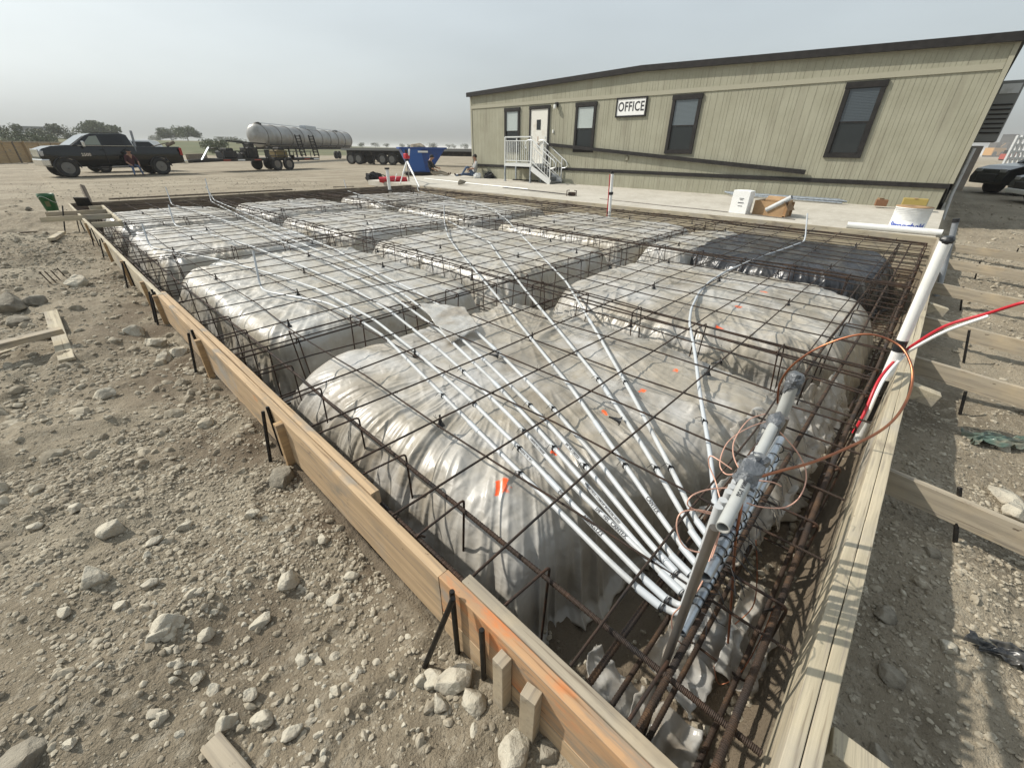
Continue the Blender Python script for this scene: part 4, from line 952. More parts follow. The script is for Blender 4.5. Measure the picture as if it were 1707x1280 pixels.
mb = MB(); mb.pipe([p+Vector((0, 0, .055)), (p+q)/2+Vector((0, 0, .055)), q+Vector((-.05, .05, .055))], .055, .006, 18); tag(mb.build('plastic_pipe', m_pvcw), 'white pvc pipe lying on the pad in front of the spool', 'pipe')
# paper bag
a, b_ = onpad(1214, 355), onpad(1242, 358); d = (b_-a); wd = d.length; ang = math.atan2(d.y, d.x)
o = empty('paper_bag', (a+b_)/2, ang, 'white paper bag printed with black lines beside the torn cardboard box', 'bag')
mb = MB(); H_ = .50; Wt = wd*1.0; prof = [(-wd/2, 0), (wd/2, 0), (wd/2*1.02, H_*.97), (wd*.2, H_), (-wd/2*.98, H_*.985)]
mb.prism(prof, 0, .26); mb.build('body', m_bag, o, bevel=.01, fixn=True)
for k, (z, l) in enumerate(((.33, .10), (.30, .07), (.24, .13), (.235, .13), (.17, .10))): mb = MB(); mb.box((0.03, -.004, z), (l, .004, .010)); mb.build('printed_line', m_ink, o)
# torn cardboard box with a tube sticking out
a, b_ = onpad(1253, 357), onpad(1303, 363); d = b_-a; L = d.length; ang = math.atan2(d.y, d.x)
o = empty('cardboard_box', a, ang, 'opened torn cardboard box with a grey tube end sticking out', 'box')
for (c_, s_, r_) in (((L/2, 0, .15), (L, .006, .30), 0), ((L/2, .42, .15), (L, .006, .30), 0), ((0, .21, .15), (.006, .42, .30), 0), ((L, .21, .17), (.006, .42, .34), .25), ((L/2, .21, .004), (L, .42, .006), 0)):
    mb = MB(); mb.box(c_, s_, r_); mb.build('panel', m_card, o)
mb = MB(); mb.box((L*.4, .50, .32), (L*.8, .2, .006), M=Matrix.Rotation(.5, 3, 'X')); mb.build('flap', m_card, o)
mb = MB(); mb.box((L*1.06, .1, .24), (.22, .3, .006), M=Matrix.Rotation(.9, 3, 'Y')); mb.build('flap', m_cardin, o)
mb = MB(); mb.pipe([a+Vector((0, 0, .12))+d*.45, a+Vector((0, 0, .42))+d*1.12], .05, .006, 14); tag(mb.build('plastic_pipe', m_pvc), 'grey tube end standing out of the torn cardboard box', 'pipe')
# conduit bundle by the wall
for k in range(6):
    A, B = Xp(1208+2*k, 320+k*.8, 15.35-.05*(k % 3)), Xp(1400+4*(k % 4), 333+k*1.1, 15.3-.05*(k % 3))
    mb = MB(); mb.tube([A, B], .023, 8); tag(mb.build('conduit_length', m_galv), 'grey blue conduit length stacked along the office skirting', 'conduit', 'conduit bundle at the office wall')
c = Xp(1467, 343, 15.1); o = empty('small_box', c, 0, 'small orange brown box against the office skirting', 'box'); mb = MB(); mb.box((0, 0, .07), (.20, .24, .15), .2); mb.build('body', M('orange brown card', (.20, .10, .05), .85), o, bevel=.004); mb = MB(); mb.box((0, .04, .16), (.14, .10, .04), .5); mb.build('open_flap', m_cardin, o)
c = Xp(1522, 343, 14.9); o = empty('cardboard_box', (c[0], c[1], .03), 0, 'mustard cardboard box behind the wire spool', 'box'); mb = MB(); mb.box((0, 0, .14), (.30, .46, .28), .1); mb.build('body', M('mustard card', (.33, .25, .07), .8), o, bevel=.006); mb = MB(); mb.box((-.02, 0, .284), (.28, .07, .004), .1); mb.build('tape_strip', m_card, o)
# strips and rods lying on the pad
P = [onpad(708, 299), onpad(745, 303), onpad(800, 309), onpad(880, 317)]
mb = MB(); mb.tube([p+Vector((0, 0, .025)) for p in P], .022, 8); tag(mb.build('plastic_pipe', m_pvcw), 'long white pipe lying across the pad under the round stone', 'pipe')
P = [onpad(838, 314), onpad(955, 327)]; mb = MB(); mb.tube([p+Vector((0, 0, .03)) for p in P], .016, 6); tag(mb.build('steel_rod', m_pin), 'dark rod lying beside the white pipe on the pad', 'rod')
c = onpad(953, 327); o = empty('form_clamp', c, .4, 'rusty clamp with two prongs at the end of the dark rod', 'clamp'); mb = MB(); mb.box((0, 0, .06), (.10, .22, .10)); mb.build('body', m_steel, o, bevel=.006)
for s in (-1, 1): mb = MB(); mb.tube([(-.05, s*.15, 0), (-.05, s*.15, .16), (.0, s*.08, .16)], .014, 6); mb.build('prong', m_steel, o)
v, f = RM[2]; o = mesh_np('rock', v*np.array([.24, .18, .13]), f, m_boulder); o.location = onpad(770, 309)+Vector((0, 0, .1)); tag(o, 'round grey stone weighing down the white pipe on the pad', 'rock')
P = [onpad(1000, 332), onpad(1100, 343), onpad(1190, 352), onpad(1325, 367)]; mb = MB(); mb.tube([p+Vector((0, 0, .012)) for p in P], .010, 6); tag(mb.build('steel_rod', m_galvd), 'thin steel rod along the pad edge below the paper bag', 'rod')
# laser level on a tripod
a, b_, c_ = Vector(onpad(667, 306)), Vector(onpad(682, 298)), Vector(Zp(699, 312, .02)); topc = (a+b_+c_)/3
topc.z = float(Dp(680, 268, depth(topc))[2])
o = empty('laser_tripod', (topc.x, topc.y, 0), 0, 'white tripod carrying a red laser level between the riser and the dumpster', 'tripod')
for f_ in (a, b_, c_):
    P = loc([f_, f_.lerp(topc, .45), topc+(f_-topc)*.04], o); mb = MB(); mb.tube([P[0], P[1]], .022, 8); mb.tube([P[1], P[2]], .036, 8); mb.build('leg', m_white, o)
tl = topc-Vector((topc.x, topc.y, 0)); mb = MB(); mb.tube([tl-Vector((0, 0, .75)), tl], .02, 8); mb.build('centre_post', m_blackp, o)
mb = MB(); mb.tube([tl, tl+Vector((0, 0, .06))], .09, 12); mb.build('head_plate', m_blackp, o)
mb = MB(); mb.box(tl+Vector((0, 0, .17)), (.20, .20, .20)); mb.build('laser_body', m_red, o, bevel=.03); mb = MB(); mb.tube([tl+Vector((0, 0, .27)), tl+Vector((0, 0, .40))], .055, 12); mb.build('laser_window', m_blackp, o)
mb = MB(); mb.tube([tl+Vector((.05, -.09, .2)), tl+Vector((.06, -.16, .42))], .035, 8); mb.build('white_bag_tag', m_white, o)
# backpack, red bag
p = Vector(Zp(625, 300, -.05)); o = empty('backpack', p, .2, 'black backpack lying on the dirt left of the red bag', 'backpack'); lump([(-.42, 0, .13), (.40, 0, .10)], .17, 16, 41, .35).build('body', m_black_cloth, o)
mb = MB(); mb.tube([(.25, 0, .22), (.5, -.1, .18), (.72, -.1, .03)], .02, 6); mb.build('strap', m_black_cloth, o)
p = onpad(656, 303); o = empty('tool_bag', p, -.5, 'flat red bag with a white strap at the tripod foot', 'bag'); lump([(-.58, 0, .08), (.58, 0, .07)], .115, 16, 43, .2).build('body', m_red, o)
mb = MB(); mb.tube([(.05, -.12, .02), (.12, -.14, .2), (.16, -.05, .30)], .016, 6); mb.build('strap', m_white, o)
# green bucket
p = Vector(Zp(88, 351, -.17)); dz = depth(p); s_ = 34/FPX*dz/.40*.80
o = empty('bucket', p, 0, 'green plastic bucket with a white wire handle left of the form', 'bucket'); o.scale = (s_, s_, s_)
mb = MB(); mb.lathe([(.115, 0), (.15, .30), (.158, .31), (.155, .34), (.152, .345), (.155, .375), (.145, .375), (.11, .01), (0, .01)], 32); mb.build('body', m_green, o)
mb = MB(); mb.tube([(.155*math.cos(a), .155*math.sin(a), .33-.17*math.sin((a+2.2)/1.0)**2*.9) for a in np.linspace(-2.9, -.2, 14)], .004, 6); mb.build('handle', m_pvcw, o)
mb = MB(); mb.box((-.03, -.142, .16), (.08, .004, .12)); mb.build('sticker', M('faded sticker', (.12, .12, .05), .8), o)
# crossed boards, loose board, rebar stubs at left
def gp(px, py, dz=0):
    p = Zp(px, py, -.25)
    for _ in range(4): p = Zp(px, py, float(ground_z(p[0], p[1]))+dz)
    return Vector(p)
def flatboard(pa, pb, wd, th, dz, label, mat):
    a, b_ = gp(*pa, dz), gp(*pb, dz); mb = MB(); d = b_-a; L = d.length; mb.box((L/2, 0, 0), (L, wd, th)); o = mb.build('loose_board', mat, bevel=.003)
    o.matrix_world = Matrix.Translation(a) @ d.to_track_quat('X', 'Z').to_matrix().to_4x4(); return tag(o, label, 'board')
flatboard((85, 520), (112, 600), .10, .025, .02, 'pale lath crossing under the long board at left', m_wpale)
flatboard((-60, 590), (104, 550), .10, .045, .11, 'long grey board lying across the pale lath at left', m_wgrey)
flatboard((-40, 603), (88, 560), .03, .02, .02, 'thin strip below the long grey board at left', m_wpale)
flatboard((352, 1236), (425, 1325), .055, .025, .022, 'loose grey board end poking up from the bottom edge', m_wgrey)
flatboard((-20, 392), (62, 386), .05, .03, .02, 'thin dark stick lying left of the upright pin', m_wdark)
flatboard((86, 399), (104, 388), .10, .05, .04, 'short pale offcut at the foot of the thin upright pin', m_wpale)
a = gp(102, 390); t_ = Vector(Dp(104, 343, depth(a))); mb = MB(); mb.tube([a-Vector((0, 0, .2)), t_], .012, 8); tag(mb.build('steel_pin', m_pin), 'thin upright rod between the bucket and the form', 'pin')
for k, (px, py) in enumerate(((88, 470), (97, 469), (106, 467), (116, 463))):
    a = gp(px, py); mb = MB(); mb.tube([a-Vector((0, 0, .1)), a+Vector((-.07, -.03, .15))], .007, 6); tag(mb.build('rebar_stub', m_rebar), 'short rebar stub leaning in a row on the left bank', 'rebar', 'row of rebar stubs on the bank')
flatboard((632, 308), (658, 306), .08, .03, .03, 'red stick beside the small offcut behind the far form', M('red lath', (.25, .04, .03), .7))
flatboard((555, 312), (590, 311), .05, .03, .03, 'thin dark stick on the dirt behind the far form', m_wdark)
flatboard((575, 331), (660, 300), .05, .05, .05, 'long thin batten leading to the backpack', m_wdark)
# scraps outside the right form
def scrap(px, py, wd, mat, label, seed, rz):
    c = gp(px, py, .012); s = wd/FPX*depth(c); n = 40; u = np.linspace(-.5, .5, n); U, W = np.meshgrid(u, u, indexing='ij')
    z = .14*s*ridge(U*4, W*6, 0, seed)+.08*s*fbm(U*5, W*5, 0, seed); V_ = np.stack([U*s*1.4*(1+.4*fbm(W*3, W*0, 0, seed)), W*s*.5*(1+.5*fbm(U*4, U*0, 3, seed)), z], -1).reshape(-1, 3)
    o = mesh_np('plastic_scrap', V_, gridF(n, n), mat); o.location = c; o.rotation_euler = (0, 0, rz); tag(o, label, 'plastic scrap')
scrap(1662, 735, 62, M('green film', (.10, .15, .12), .35, col2=(.16, .16, .12), scale=14), 'crumpled green plastic scrap near the second brace', 3, -1.0)
scrap(1675, 1088, 62, M('dark film', (.02, .022, .026), .3, col2=(.10, .095, .085), scale=30), 'crumpled black plastic scrap beside the form shadow', 5, -1.3)

# ---------------------------------------------------------------- office trailer
WX, WY0, WY1, RID = 15.6, -.09, 17.55, 8.75
roofz = lambda y: 3.36+.22*(1-abs(y-RID)/8.8)
bd = empty('office_trailer', (WX, 8.7, 0), 0, 'long tan office trailer with dark trim, OFFICE sign and four windows', 'office')
Lc = lambda x, y, z: (x-WX, y-8.7, z)
mb = MB(); ys = []; y = WY0+.09
while y < WY1-.05:
    ys += [(y, .0055), (y+.009, .0055), (y+.010, 0)]; y2 = min(y+.2032, WY1-.01)
    if random.random() < .55 and y2-y > .15: ys += [(y+.100, 0), (y+.101, .0035), (y+.106, .0035), (y+.107, 0)]
    ys += [(y2-.001, 0)]; y = y2
for i in range(len(ys)-1):
    (a, da), (b_, db) = ys[i], ys[i+1]
    mb.quad(Lc(WX+da, a, .02), Lc(WX+da, a, roofz(a)+.03), Lc(WX+db, b_, roofz(b_)+.03), Lc(WX+db, b_, .02))
mb.build('wall', m_side, bd)
mb = MB(); D = 18
mb.quad(Lc(WX+.01, WY0+.002, -.1), Lc(WX+D, WY0+.002, -.1), Lc(WX+D, WY0+.002, 3.38), Lc(WX+.01, WY0+.002, 3.38)); mb.quad(Lc(WX+.01, WY1, -.1), Lc(WX+.01, WY1, 3.38), Lc(WX+D, WY1, 3.38), Lc(WX+D, WY1, -.1)); mb.quad(Lc(WX+D, WY0, -.1), Lc(WX+D, WY1, -.1), Lc(WX+D, WY1, 3.38), Lc(WX+D, WY0, 3.38))
mb.build('side_wall', m_side, bd)
mb = MB(); mb.prism([(WY0-.06, 3.37), (RID, 3.585), (WY1+.10, 3.37), (WY1+.10, 3.535), (RID, 3.735), (WY0-.06, 3.535)], WX-.10, WX+D+.1, M=Matrix(((0, 1, 0, -WX), (1, 0, 0, -8.7), (0, 0, 1, 0), (0, 0, 0, 1)))); mb.build('roof', m_roof, bd, fixn=True)
mb = MB()
for a, b_ in ((WY0-.08, RID), (RID, WY1+.12)):
    mb.bar(Lc(WX-.125, a, roofz(a)+.085), Lc(WX-.125, b_, roofz(b_)+.085), .045, .165)
mb.build('roof_fascia', m_dark, bd)
mb = MB(); mb.box(Lc(WX-.014, 8.73, 2.955), (.026, 17.45, .12)); mb.build('belt_trim', m_trim, bd)
mb = MB(); mb.box(Lc(WX-.020, 8.73, .575), (.04, 17.55, .11)); mb.build('base_band', m_dark, bd)
for yy in (WY0+.045, WY1-.045): mb = MB(); mb.box(Lc(WX-.012, yy, 2.0), (.022, .09, 2.73)); mb.build('corner_trim', m_trim, bd)
def window(y0, y1, z0, z1, blind):
    yc, w_, zc, h_ = (y0+y1)/2, abs(y1-y0), (z0+z1)/2, z1-z0; t = .105
    f = MB(); f.box(Lc(WX-.028, yc, z1-t/2+.015), (.05, w_+.03, t+.03)); f.box(Lc(WX-.025, yc, z0+t/2), (.045, w_, t))
    for s in (-1, 1): f.box(Lc(WX-.0255, yc+s*(w_/2-t/2), zc), (.042, t, h_-2*t))
    fr = f.build('window_frame', m_dark, bd)
    p_ = MB(); p_.box(Lc(WX-.004, yc, zc-h_*.22), (.006, w_-2*t, h_*.44)); p_.build('lower_pane', m_glass, fr)
    p_ = MB(); p_.box(Lc(WX-.006, yc, zc+h_*.20), (.006, w_-2*t, h_*.48)); p_.build('upper_pane', m_glass, fr)
    p_ = MB(); k_n = int(h_*.46/.034)
    for k in range(k_n): p_.box(Lc(WX-.011, yc, zc-.03+.034*(k+.5)), (.002, w_-2*t-.01, .030), M=Matrix.Rotation(.12, 3, 'Y'))
    for q in (-.25, .25): p_.box(Lc(WX-.0125, yc+q*w_, zc+h_*.2), (.002, .008, h_*.46))
    p_.build('blind', blind, fr)
    p_ = MB(); p_.box(Lc(WX-.015, yc, zc-.01), (.02, w_-2*t, .035))
    for s in (-1, 1): p_.box(Lc(WX-.013, yc+s*(w_/2-t-.012), zc-h_*.22), (.016, .024, h_*.42))
    p_.box(Lc(WX-.013, yc, z0+t+.012), (.016, w_-2*t-.05, .024)); p_.build('sash', m_dark, fr)
bl1 = M('blind behind glass', (.40, .44, .42), .12, coat=.5, bump=[(1, .3, .01, (1, 1, 30), 'n')]); bl2 = M('blind with painted shade', (.10, .12, .13), .10, coat=.3, bump=[(1, .4, .01, (1, 1, 28), 'n')]); bl3 = M('blind with deep painted shade', (.05, .062, .07), .10, coat=.3, bump=[(1, .6, .01, (1, 1, 34), 'n')])  # darker blind copies have the shade put into their colour
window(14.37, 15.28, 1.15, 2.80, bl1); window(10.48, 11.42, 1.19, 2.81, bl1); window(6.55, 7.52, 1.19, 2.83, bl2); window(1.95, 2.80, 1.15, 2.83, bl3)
dr = MB(); dr.box(Lc(WX-.012, 13.26, 1.72), (.02, .92, 2.0)); dd = dr.build('door', m_door, bd)
mb = MB(); mb.box(Lc(WX-.025, 13.26, 2.775), (.05, 1.12, .12))
for s in (-1, 1): mb.box(Lc(WX-.022, 13.26+s*.505, 1.72), (.042, .085, 1.99))
mb.build('door_frame', m_dark, bd)
mb = MB(); mb.box(Lc(WX-.026, 13.28, 2.17), (.008, .22, .36)); mb.build('window', m_glass, dd)
mb = MB(); mb.tube([Lc(WX-.02, 12.90, 1.49), Lc(WX-.08, 12.90, 1.49)], .03, 12); mb.box(Lc(WX-.085, 12.94, 1.49), (.02, .12, .03)); mb.tube([Lc(WX-.02, 12.90, 1.72), Lc(WX-.04, 12.90, 1.72)], .035, 12); mb.build('handle', m_alu, dd)
mb = MB(); mb.box(Lc(WX-.024, 13.30, 1.60), (.004, .03, .30)); mb.box(Lc(WX-.0245, 13.28, 1.47), (.005, .12, .03)); mb.build('rust_streak', m_rust, dd)
sg = MB(); sg.box(Lc(WX-.02, 9.035, 2.60), (.03, 1.10, .50)); so_ = sg.build('sign_panel', m_white, bd)
mb = MB()
for s in (-1, 1): mb.box(Lc(WX-.028, 9.035, 2.60+s*.27), (.05, 1.20, .05)); mb.box(Lc(WX-.028, 9.035+s*.575, 2.60), (.048, .05, .488))
mb.build('frame', m_dark, so_)
t = text_mesh('lettering', 'OFFICE', .375, m_ink, so_, ext=.002, bold=.007, space=1.08); t.matrix_local = Matrix.Translation(Lc(WX-.038, 9.035, 2.605)) @ Matrix(((0, 0, -1), (-1, 0, 0), (0, 1, 0))).to_4x4() @ Matrix.Diagonal((.80, 1.05, 1, 1))
mb = MB(); mb.box(Lc(WX-.05, 12.36, 2.83), (.10, .13, .15)); wl = mb.build('wall_lamp', m_dark, bd, bevel=.02); mb = MB(); mb.lathe([(.055, -.09), (.06, 0), (.05, .05)], 14, M=Matrix.Translation(Lc(WX-.12, 12.38, 2.78))); mb.build('lamp_glass', m_pvcw, wl)
mb = MB(); mb.box(Lc(WX-.02, 12.5, 1.92), (.04, .06, .11)); mb.build('switch_box', m_pvcw, bd, bevel=.01)
mb = MB(); mb.box(Lc(WX-.03, 8.93, 1.02), (.06, .09, .12)); mb.build('outlet_box', m_trim, bd, bevel=.01)
# wall mounted air conditioner and electrical boxes on the shaded end wall
ac = empty('air_conditioner', (17.9, -.305, 2.2), 0, 'grey wall mounted air conditioner on the shaded end of the office', 'air conditioner')
mb = MB(); mb.box((0, 0, 0), (1.0, .42, 1.3)); mb.build('case', M('grey enamel', (.16, .165, .16), .5), ac, bevel=.02)
mb = MB()
for k in range(7): mb.box((-.512, 0, -.45+k*.10), (.02, .36, .035))
mb.build('louvre', m_dark, ac); mb = MB(); mb.box((-.512, 0, .48), (.02, .34, .20)); mb.build('label_plate', m_pvc, ac)
mb = MB(); mb.box((0, -.0, .0), (.5, .22, 1.0)); o = mb.build('electric_box', m_galvd, bevel=.01); o.location = (16.6, -.205, .95); tag(o, 'dull electric box low on the shaded end of the office', 'electric box')
mb = MB(); mb.tube([(16.35, -.16, 1.4), (16.35, -.16, .3), (16.35, -.22, -.3)], .04, 10); tag(mb.build('pipe_drop', m_pvc), 'pale conduit drop running down the shaded office end', 'pipe')
# leaning beam
mb = MB(); mb.bar((15.50, 12.62, 1.455), (15.50, 3.10, .775), .07, .115); tag(mb.build('leaning_beam', m_dark), 'long dark timber sloping down along the office wall from the door', 'beam')
# landing and steps
st = empty('entry_stairs', (15.1, 12.9, .02), 0, 'aluminium landing and stairs with railings at the office door', 'stairs')
S_ = lambda x, y, z: (x-15.1, y-12.9, z-.02)
X0, X1, Y0, Y1, DZ = 14.76, 15.56, 12.95, 14.50, .75
mb = MB(); mb.box(S_((X0+X1)/2, (Y0+Y1)/2, DZ-.06), (X1-X0, Y1-Y0, .12)); mb.build('landing', m_alu, st)
for x, y in ((X0+.03, Y0+.03), (X0+.03, Y1-.03), (X1-.06, Y0+.03), (X1-.06, Y1-.03)): mb = MB(); mb.box(S_(x, y, (DZ-.12+.02)/2), (.06, .06, DZ-.14)); mb.box(S_(x, y, .03), (.12, .12, .015)); mb.build('leg', m_galv, st)
def railing(P0, P1, h, n, name='railing'):
    P0, P1 = Vector(P0), Vector(P1); mb = MB(); u = Vector((0, 0, 1))
    mb.bar(P0+u*h, P1+u*h, .045, .045); mb.bar(P0+u*(h-.14), P1+u*(h-.14), .03, .03); mb.bar(P0+u*.09, P1+u*.09, .035, .035)
    for e in (P0, P1): mb.bar(e, e+u*h, .05, .05, up=(1, 0, 0))
    mb.build(name, m_alu, st)
    for k in range(1, n): q = P0.lerp(P1, k/n); b_ = MB(); b_.bar(q+u*.09, q+u*(h-.14), .018, .018, up=(1, 0, 0)); b_.build('baluster', m_alu, st)
railing(S_(X0+.03, Y1-.03, DZ), S_(X0+.03, Y0+.03, DZ), .97, 13); railing(S_(X0+.06, Y1-.03, DZ), S_(X1-.03, Y1-.03, DZ), .97, 6)
NS = 4; run = .26
for k in range(NS):
    z = DZ-.16*(k+1)-.02; y = Y0-.02-run*(k+.5); mb = MB(); mb.box(S_((X0+X1)/2, y, z), (X1-X0-.08, run, .035)); mb.box(S_((X0+X1)/2, y-run/2+.01, z-.075), (X1-X0-.08, .012, .11)); mb.build('tread', m_tread, st)
for x in (X0+.02, X1-.02):
    mb = MB(); mb.bar(S_(x, Y0, DZ-.16), S_(x, Y0-run*NS-.03, .08), .025, .20); mb.build('stringer', m_alu, st)
    a, b_ = Vector(S_(x, Y0-.02, DZ)), Vector(S_(x, Y0-run*NS, .12)); u = Vector((0, 0, 1)); mb = MB()
    top = [a+u*.55+Vector((0, .30, 0)), a+u*.62+Vector((0, .38, 0)), a+u*.80+Vector((0, .34, 0)), a+u*.86+Vector((0, .2, 0)), a+u*.86, b_+u*.86, b_+u*.80+Vector((0, -.22, -.06)), b_+u*.62+Vector((0, -.30, -.05)), b_+u*.50+Vector((0, -.2, 0)), b_+u*.48]
    mb.tube(fillet(top, .08, 4), .021, 8); mb.bar(a+u*.62, b_+u*.62, .03, .03); mb.bar(a+u*.10, b_+u*.10, .03, .03)
    for e in (a, b_): mb.bar(e-u*.12, e+u*.86, .04, .04, up=(1, 0, 0))
    mb.build('stair_rail', m_alu, st)
    for k in range(1, 7): q = a.lerp(b_, k/7); c_ = MB(); c_.bar(q+u*.10, q+u*.62, .016, .016, up=(1, 0, 0)); c_.build('baluster', m_alu, st)
mb = MB(); mb.tube([(15.0, 14.2, .09), (15.2, 12.9, .09)], .025, 8); tag(mb.build('steel_rod', m_pin), 'black bar lying under the office landing', 'rod')

# ---------------------------------------------------------------- people
def person(loc_, rz, J, hair, label, cap=None, legm=m_denim, torsom=m_shirt, bootm=m_boot):
    """J: joint positions (local, facing +x).  One skinned surface, clothes by limb."""
    root = empty('person', loc_, rz, label, 'person')
    V, R, E, mt = [], [], [], []
    def add(p, r): V.append(p); R.append(r); return len(V)-1
    def chain(i, pts, m):
        for p, r in pts:
            j = add(p, r); E.append((i, j)); mt.append((i, j, m)); i = j
        return i
    pel = add(J['pel'], .145)
    ch = chain(pel, [(J['waist'], .135), (J['chest'], .155)], 1); nk = chain(ch, [(J['neck'], .062)], 2)
    h = Vector(J['head']); n_ = Vector(J['neck']); hd = chain(nk, [(tuple(n_.lerp(h, .6)), .085), (tuple(h), .098), (tuple(h+(h-n_).normalized()*.07), .075)], 2)
    for s in (0, 1):
        k = 'lr'[s]
        e = chain(ch, [(J['sh'+k], .068), (J['el'+k], .046)], 1); e = chain(e, [(J['wr'+k], .032)], 2)
        w_ = Vector(J['wr'+k]); d = (w_-Vector(J['el'+k])).normalized(); sd = d.orthogonal().normalized()
        pa = chain(e, [(tuple(w_+d*.06), .034)], 2)
        for q, ln in ((-.03, .075), (-.01, .09), (.01, .085), (.03, .065)): chain(pa, [(tuple(w_+d*.09+sd*q), .010), (tuple(w_+d*(.09+ln)+sd*q*1.3+Vector((0, 0, -.02))), .008)], 2)
        chain(e, [(tuple(w_+d*.05+sd*.045), .011), (tuple(w_+d*.10+sd*.065), .009)], 2)
        e = chain(pel, [(J['hp'+k], .095), (J['kn'+k], .064), (J['an'+k], .044)], 0); chain(e, [(J['to'+k], .040)], 3)
    me = bpy.data.meshes.new('body'); me.from_pydata([tuple(v) for v in V], E, []); o = bpy.data.objects.new('body', me); COL.objects.link(o)
    sk = o.modifiers.new('skin', 'SKIN'); sk.use_smooth_shade = True
    for i, v in enumerate(me.skin_vertices[0].data): v.radius = (R[i], R[i]); v.use_root = (i == 0)
    o.modifiers.new('sub', 'SUBSURF').levels = 1
    dg = bpy.context.evaluated_depsgraph_get(); m2 = bpy.data.meshes.new_from_object(o.evaluated_get(dg)); bpy.data.objects.remove(o)
    m2.name = 'body'; m2.materials.clear()
    for m in (legm, torsom, m_skin, bootm): m2.materials.append(m)
    segs = [(Vector(V[a]), Vector(V[b]), m, (R[a]+R[b])/2) for a, b, m in mt]
    for p in m2.polygons:
        c = p.center; best = 1e9
        for a, b, m, r in segs:
            ab = b-a; t = max(0, min(1, (c-a).dot(ab)/max(ab.length_squared, 1e-9))); dd = (c-(a+ab*t)).length-r
            if dd < best: best = dd; p.material_index = m
    o = bpy.data.objects.new('body', m2); COL.objects.link(o); o.parent = root
    hm = MB(); hd_ = h+(h-n_).normalized()*.05; v_, f_ = ico(3); v_ = v_*np.array([.108, .102, .10]); v_[:, 2] = np.maximum(v_[:, 2], -.035-.5*np.clip(-v_[:, 0], 0, .06)); mesh_np('cap' if cap else 'hair', v_+np.array(h)+np.array([-.022, 0, .04]), f_, cap or hair, parent=root)
    f = MB(); f.tube([h+Vector((.095, 0, .0)), h+Vector((.125, 0, -.025))], [.012, .016], 6)
    f.build('nose', m_skin, root)
    for s in (-1, 1):
        f = MB(); f.tube([h+Vector((.088, s*.036, .022)), h+Vector((.094, s*.036, .022))], .010, 6); f.build('eye', m_hair, root)
        f = MB(); f.tube([h+Vector((0, s*.092, .02)), h+Vector((0.005, s*.1, -.03))], .016, 6); f.build('ear', m_skin, root)
    f = MB(); f.tube([h+Vector((.092, -.028, -.055)), h+Vector((.096, 0, -.058)), h+Vector((.092, .028, -.055))], .007, 5); f.build('mouth', M('lips', (.25, .1, .08), .6) if 'lips' not in bpy.data.materials else bpy.data.materials['lips'], root)
    return root
sitwall = dict(pel=(0, 0, .13), waist=(-.06, 0, .33), chest=(-.12, 0, .55), neck=(-.10, 0, .74), head=(-.04, 0, .88), shl=(-.12, .19, .65), ell=(.02, .30, .42), wrl=(.22, .22, .38), shr=(-.12, -.19, .65), elr=(.02, -.28, .40), wrr=(.2, -.12, .30),
               hpl=(.06, .10, .14), knl=(.36, .12, .50), anl=(.66, .12, .10), tol=(.82, .14, .16), hpr=(.06, -.10, .13), knr=(.48, -.13, .15), anr=(.88, -.16, .08), tor=(.94, -.18, .20))
pm = onpad(790, 294); pm.x = 15.35; pm.y = 17.75
c1 = Vector(Xp(788, 290, 15.55)); c1.z = .05
person((15.2, 17.0, .04), math.radians(150), sitwall, m_hair, 'man in grey tee shirt and jeans sitting against the office corner with one knee up', cap=None)
o = lump([(0, 0, .1), (.5, 0, .14)], .15, 14, 57, .3).build('cloth_bag', m_bag); o.location = (14.95, 16.75, .03); o.rotation_euler = (0, 0, -.6); o.scale = (.7, .7, .8); tag(o, 'pale cloth bag on the lap side of the man at the office corner', 'bag')
o = lump([(0, 0, .08), (.5, 0, .1)], .16, 14, 58, .4).build('backpack', m_black_cloth); o.location = (15.35, 15.9, .03); o.rotation_euler = (0, 0, 1.3); tag(o, 'dark bag against the skirting beside the seated man', 'bag')
c2 = Vector(Zp(722, 294, .0)); lean = dict(sitwall); lean.update(knl=(.46, .14, .22), anl=(.86, .15, .08), tol=(.93, .18, .19), head=(.02, 0, .86))
person((c2.x, c2.y, -.0), math.radians(-58), lean, m_hair, 'man in dark clothes sitting on the pad edge in front of the blue dumpster', cap=m_black_cloth, legm=m_khaki, torsom=m_black_cloth)
# ---------------------------------------------------------------- vehicles
def wheel(parent, x, y, r, w_, side, name='wheel', rim=m_rim, spokes=7):
    """axle along y; side: -1 outer face toward -y"""
    Mx = Matrix.Translation((x, y, r)) @ Matrix.Rotation(math.pi/2, 4, 'X')
    if side > 0: Mx = Mx @ Matrix.Rotation(math.pi, 4, 'X')
    mb = MB(); mb.lathe([(r*.60, -w_/2), (r*.93, -w_/2), (r, -w_/2+.03), (r, w_/2-.03), (r*.95, w_/2), (r*.62, w_/2+.004), (r*.60, w_/2-.06)], 28, M=Mx); t_ = mb.build(name, m_tyre, parent)
    mb = MB(); mb.lathe([(r*.60, w_/2-.02), (r*.57, w_/2-.01), (r*.55, w_/2-.055), (.05, w_/2-.03), (.045, w_/2+.0), (0, w_/2+.0)], 24, M=Mx)
    for k in range(spokes):
        a = k*2*math.pi/spokes; p0, p1 = Mx @ Vector((.05*math.cos(a), .05*math.sin(a), w_/2-.02)), Mx @ Vector((r*.57*math.cos(a), r*.57*math.sin(a), w_/2-.03)); mb.bar(p0, p1, .055, .03, up=(0, 1, 0))
    mb.build('rim', rim, t_)
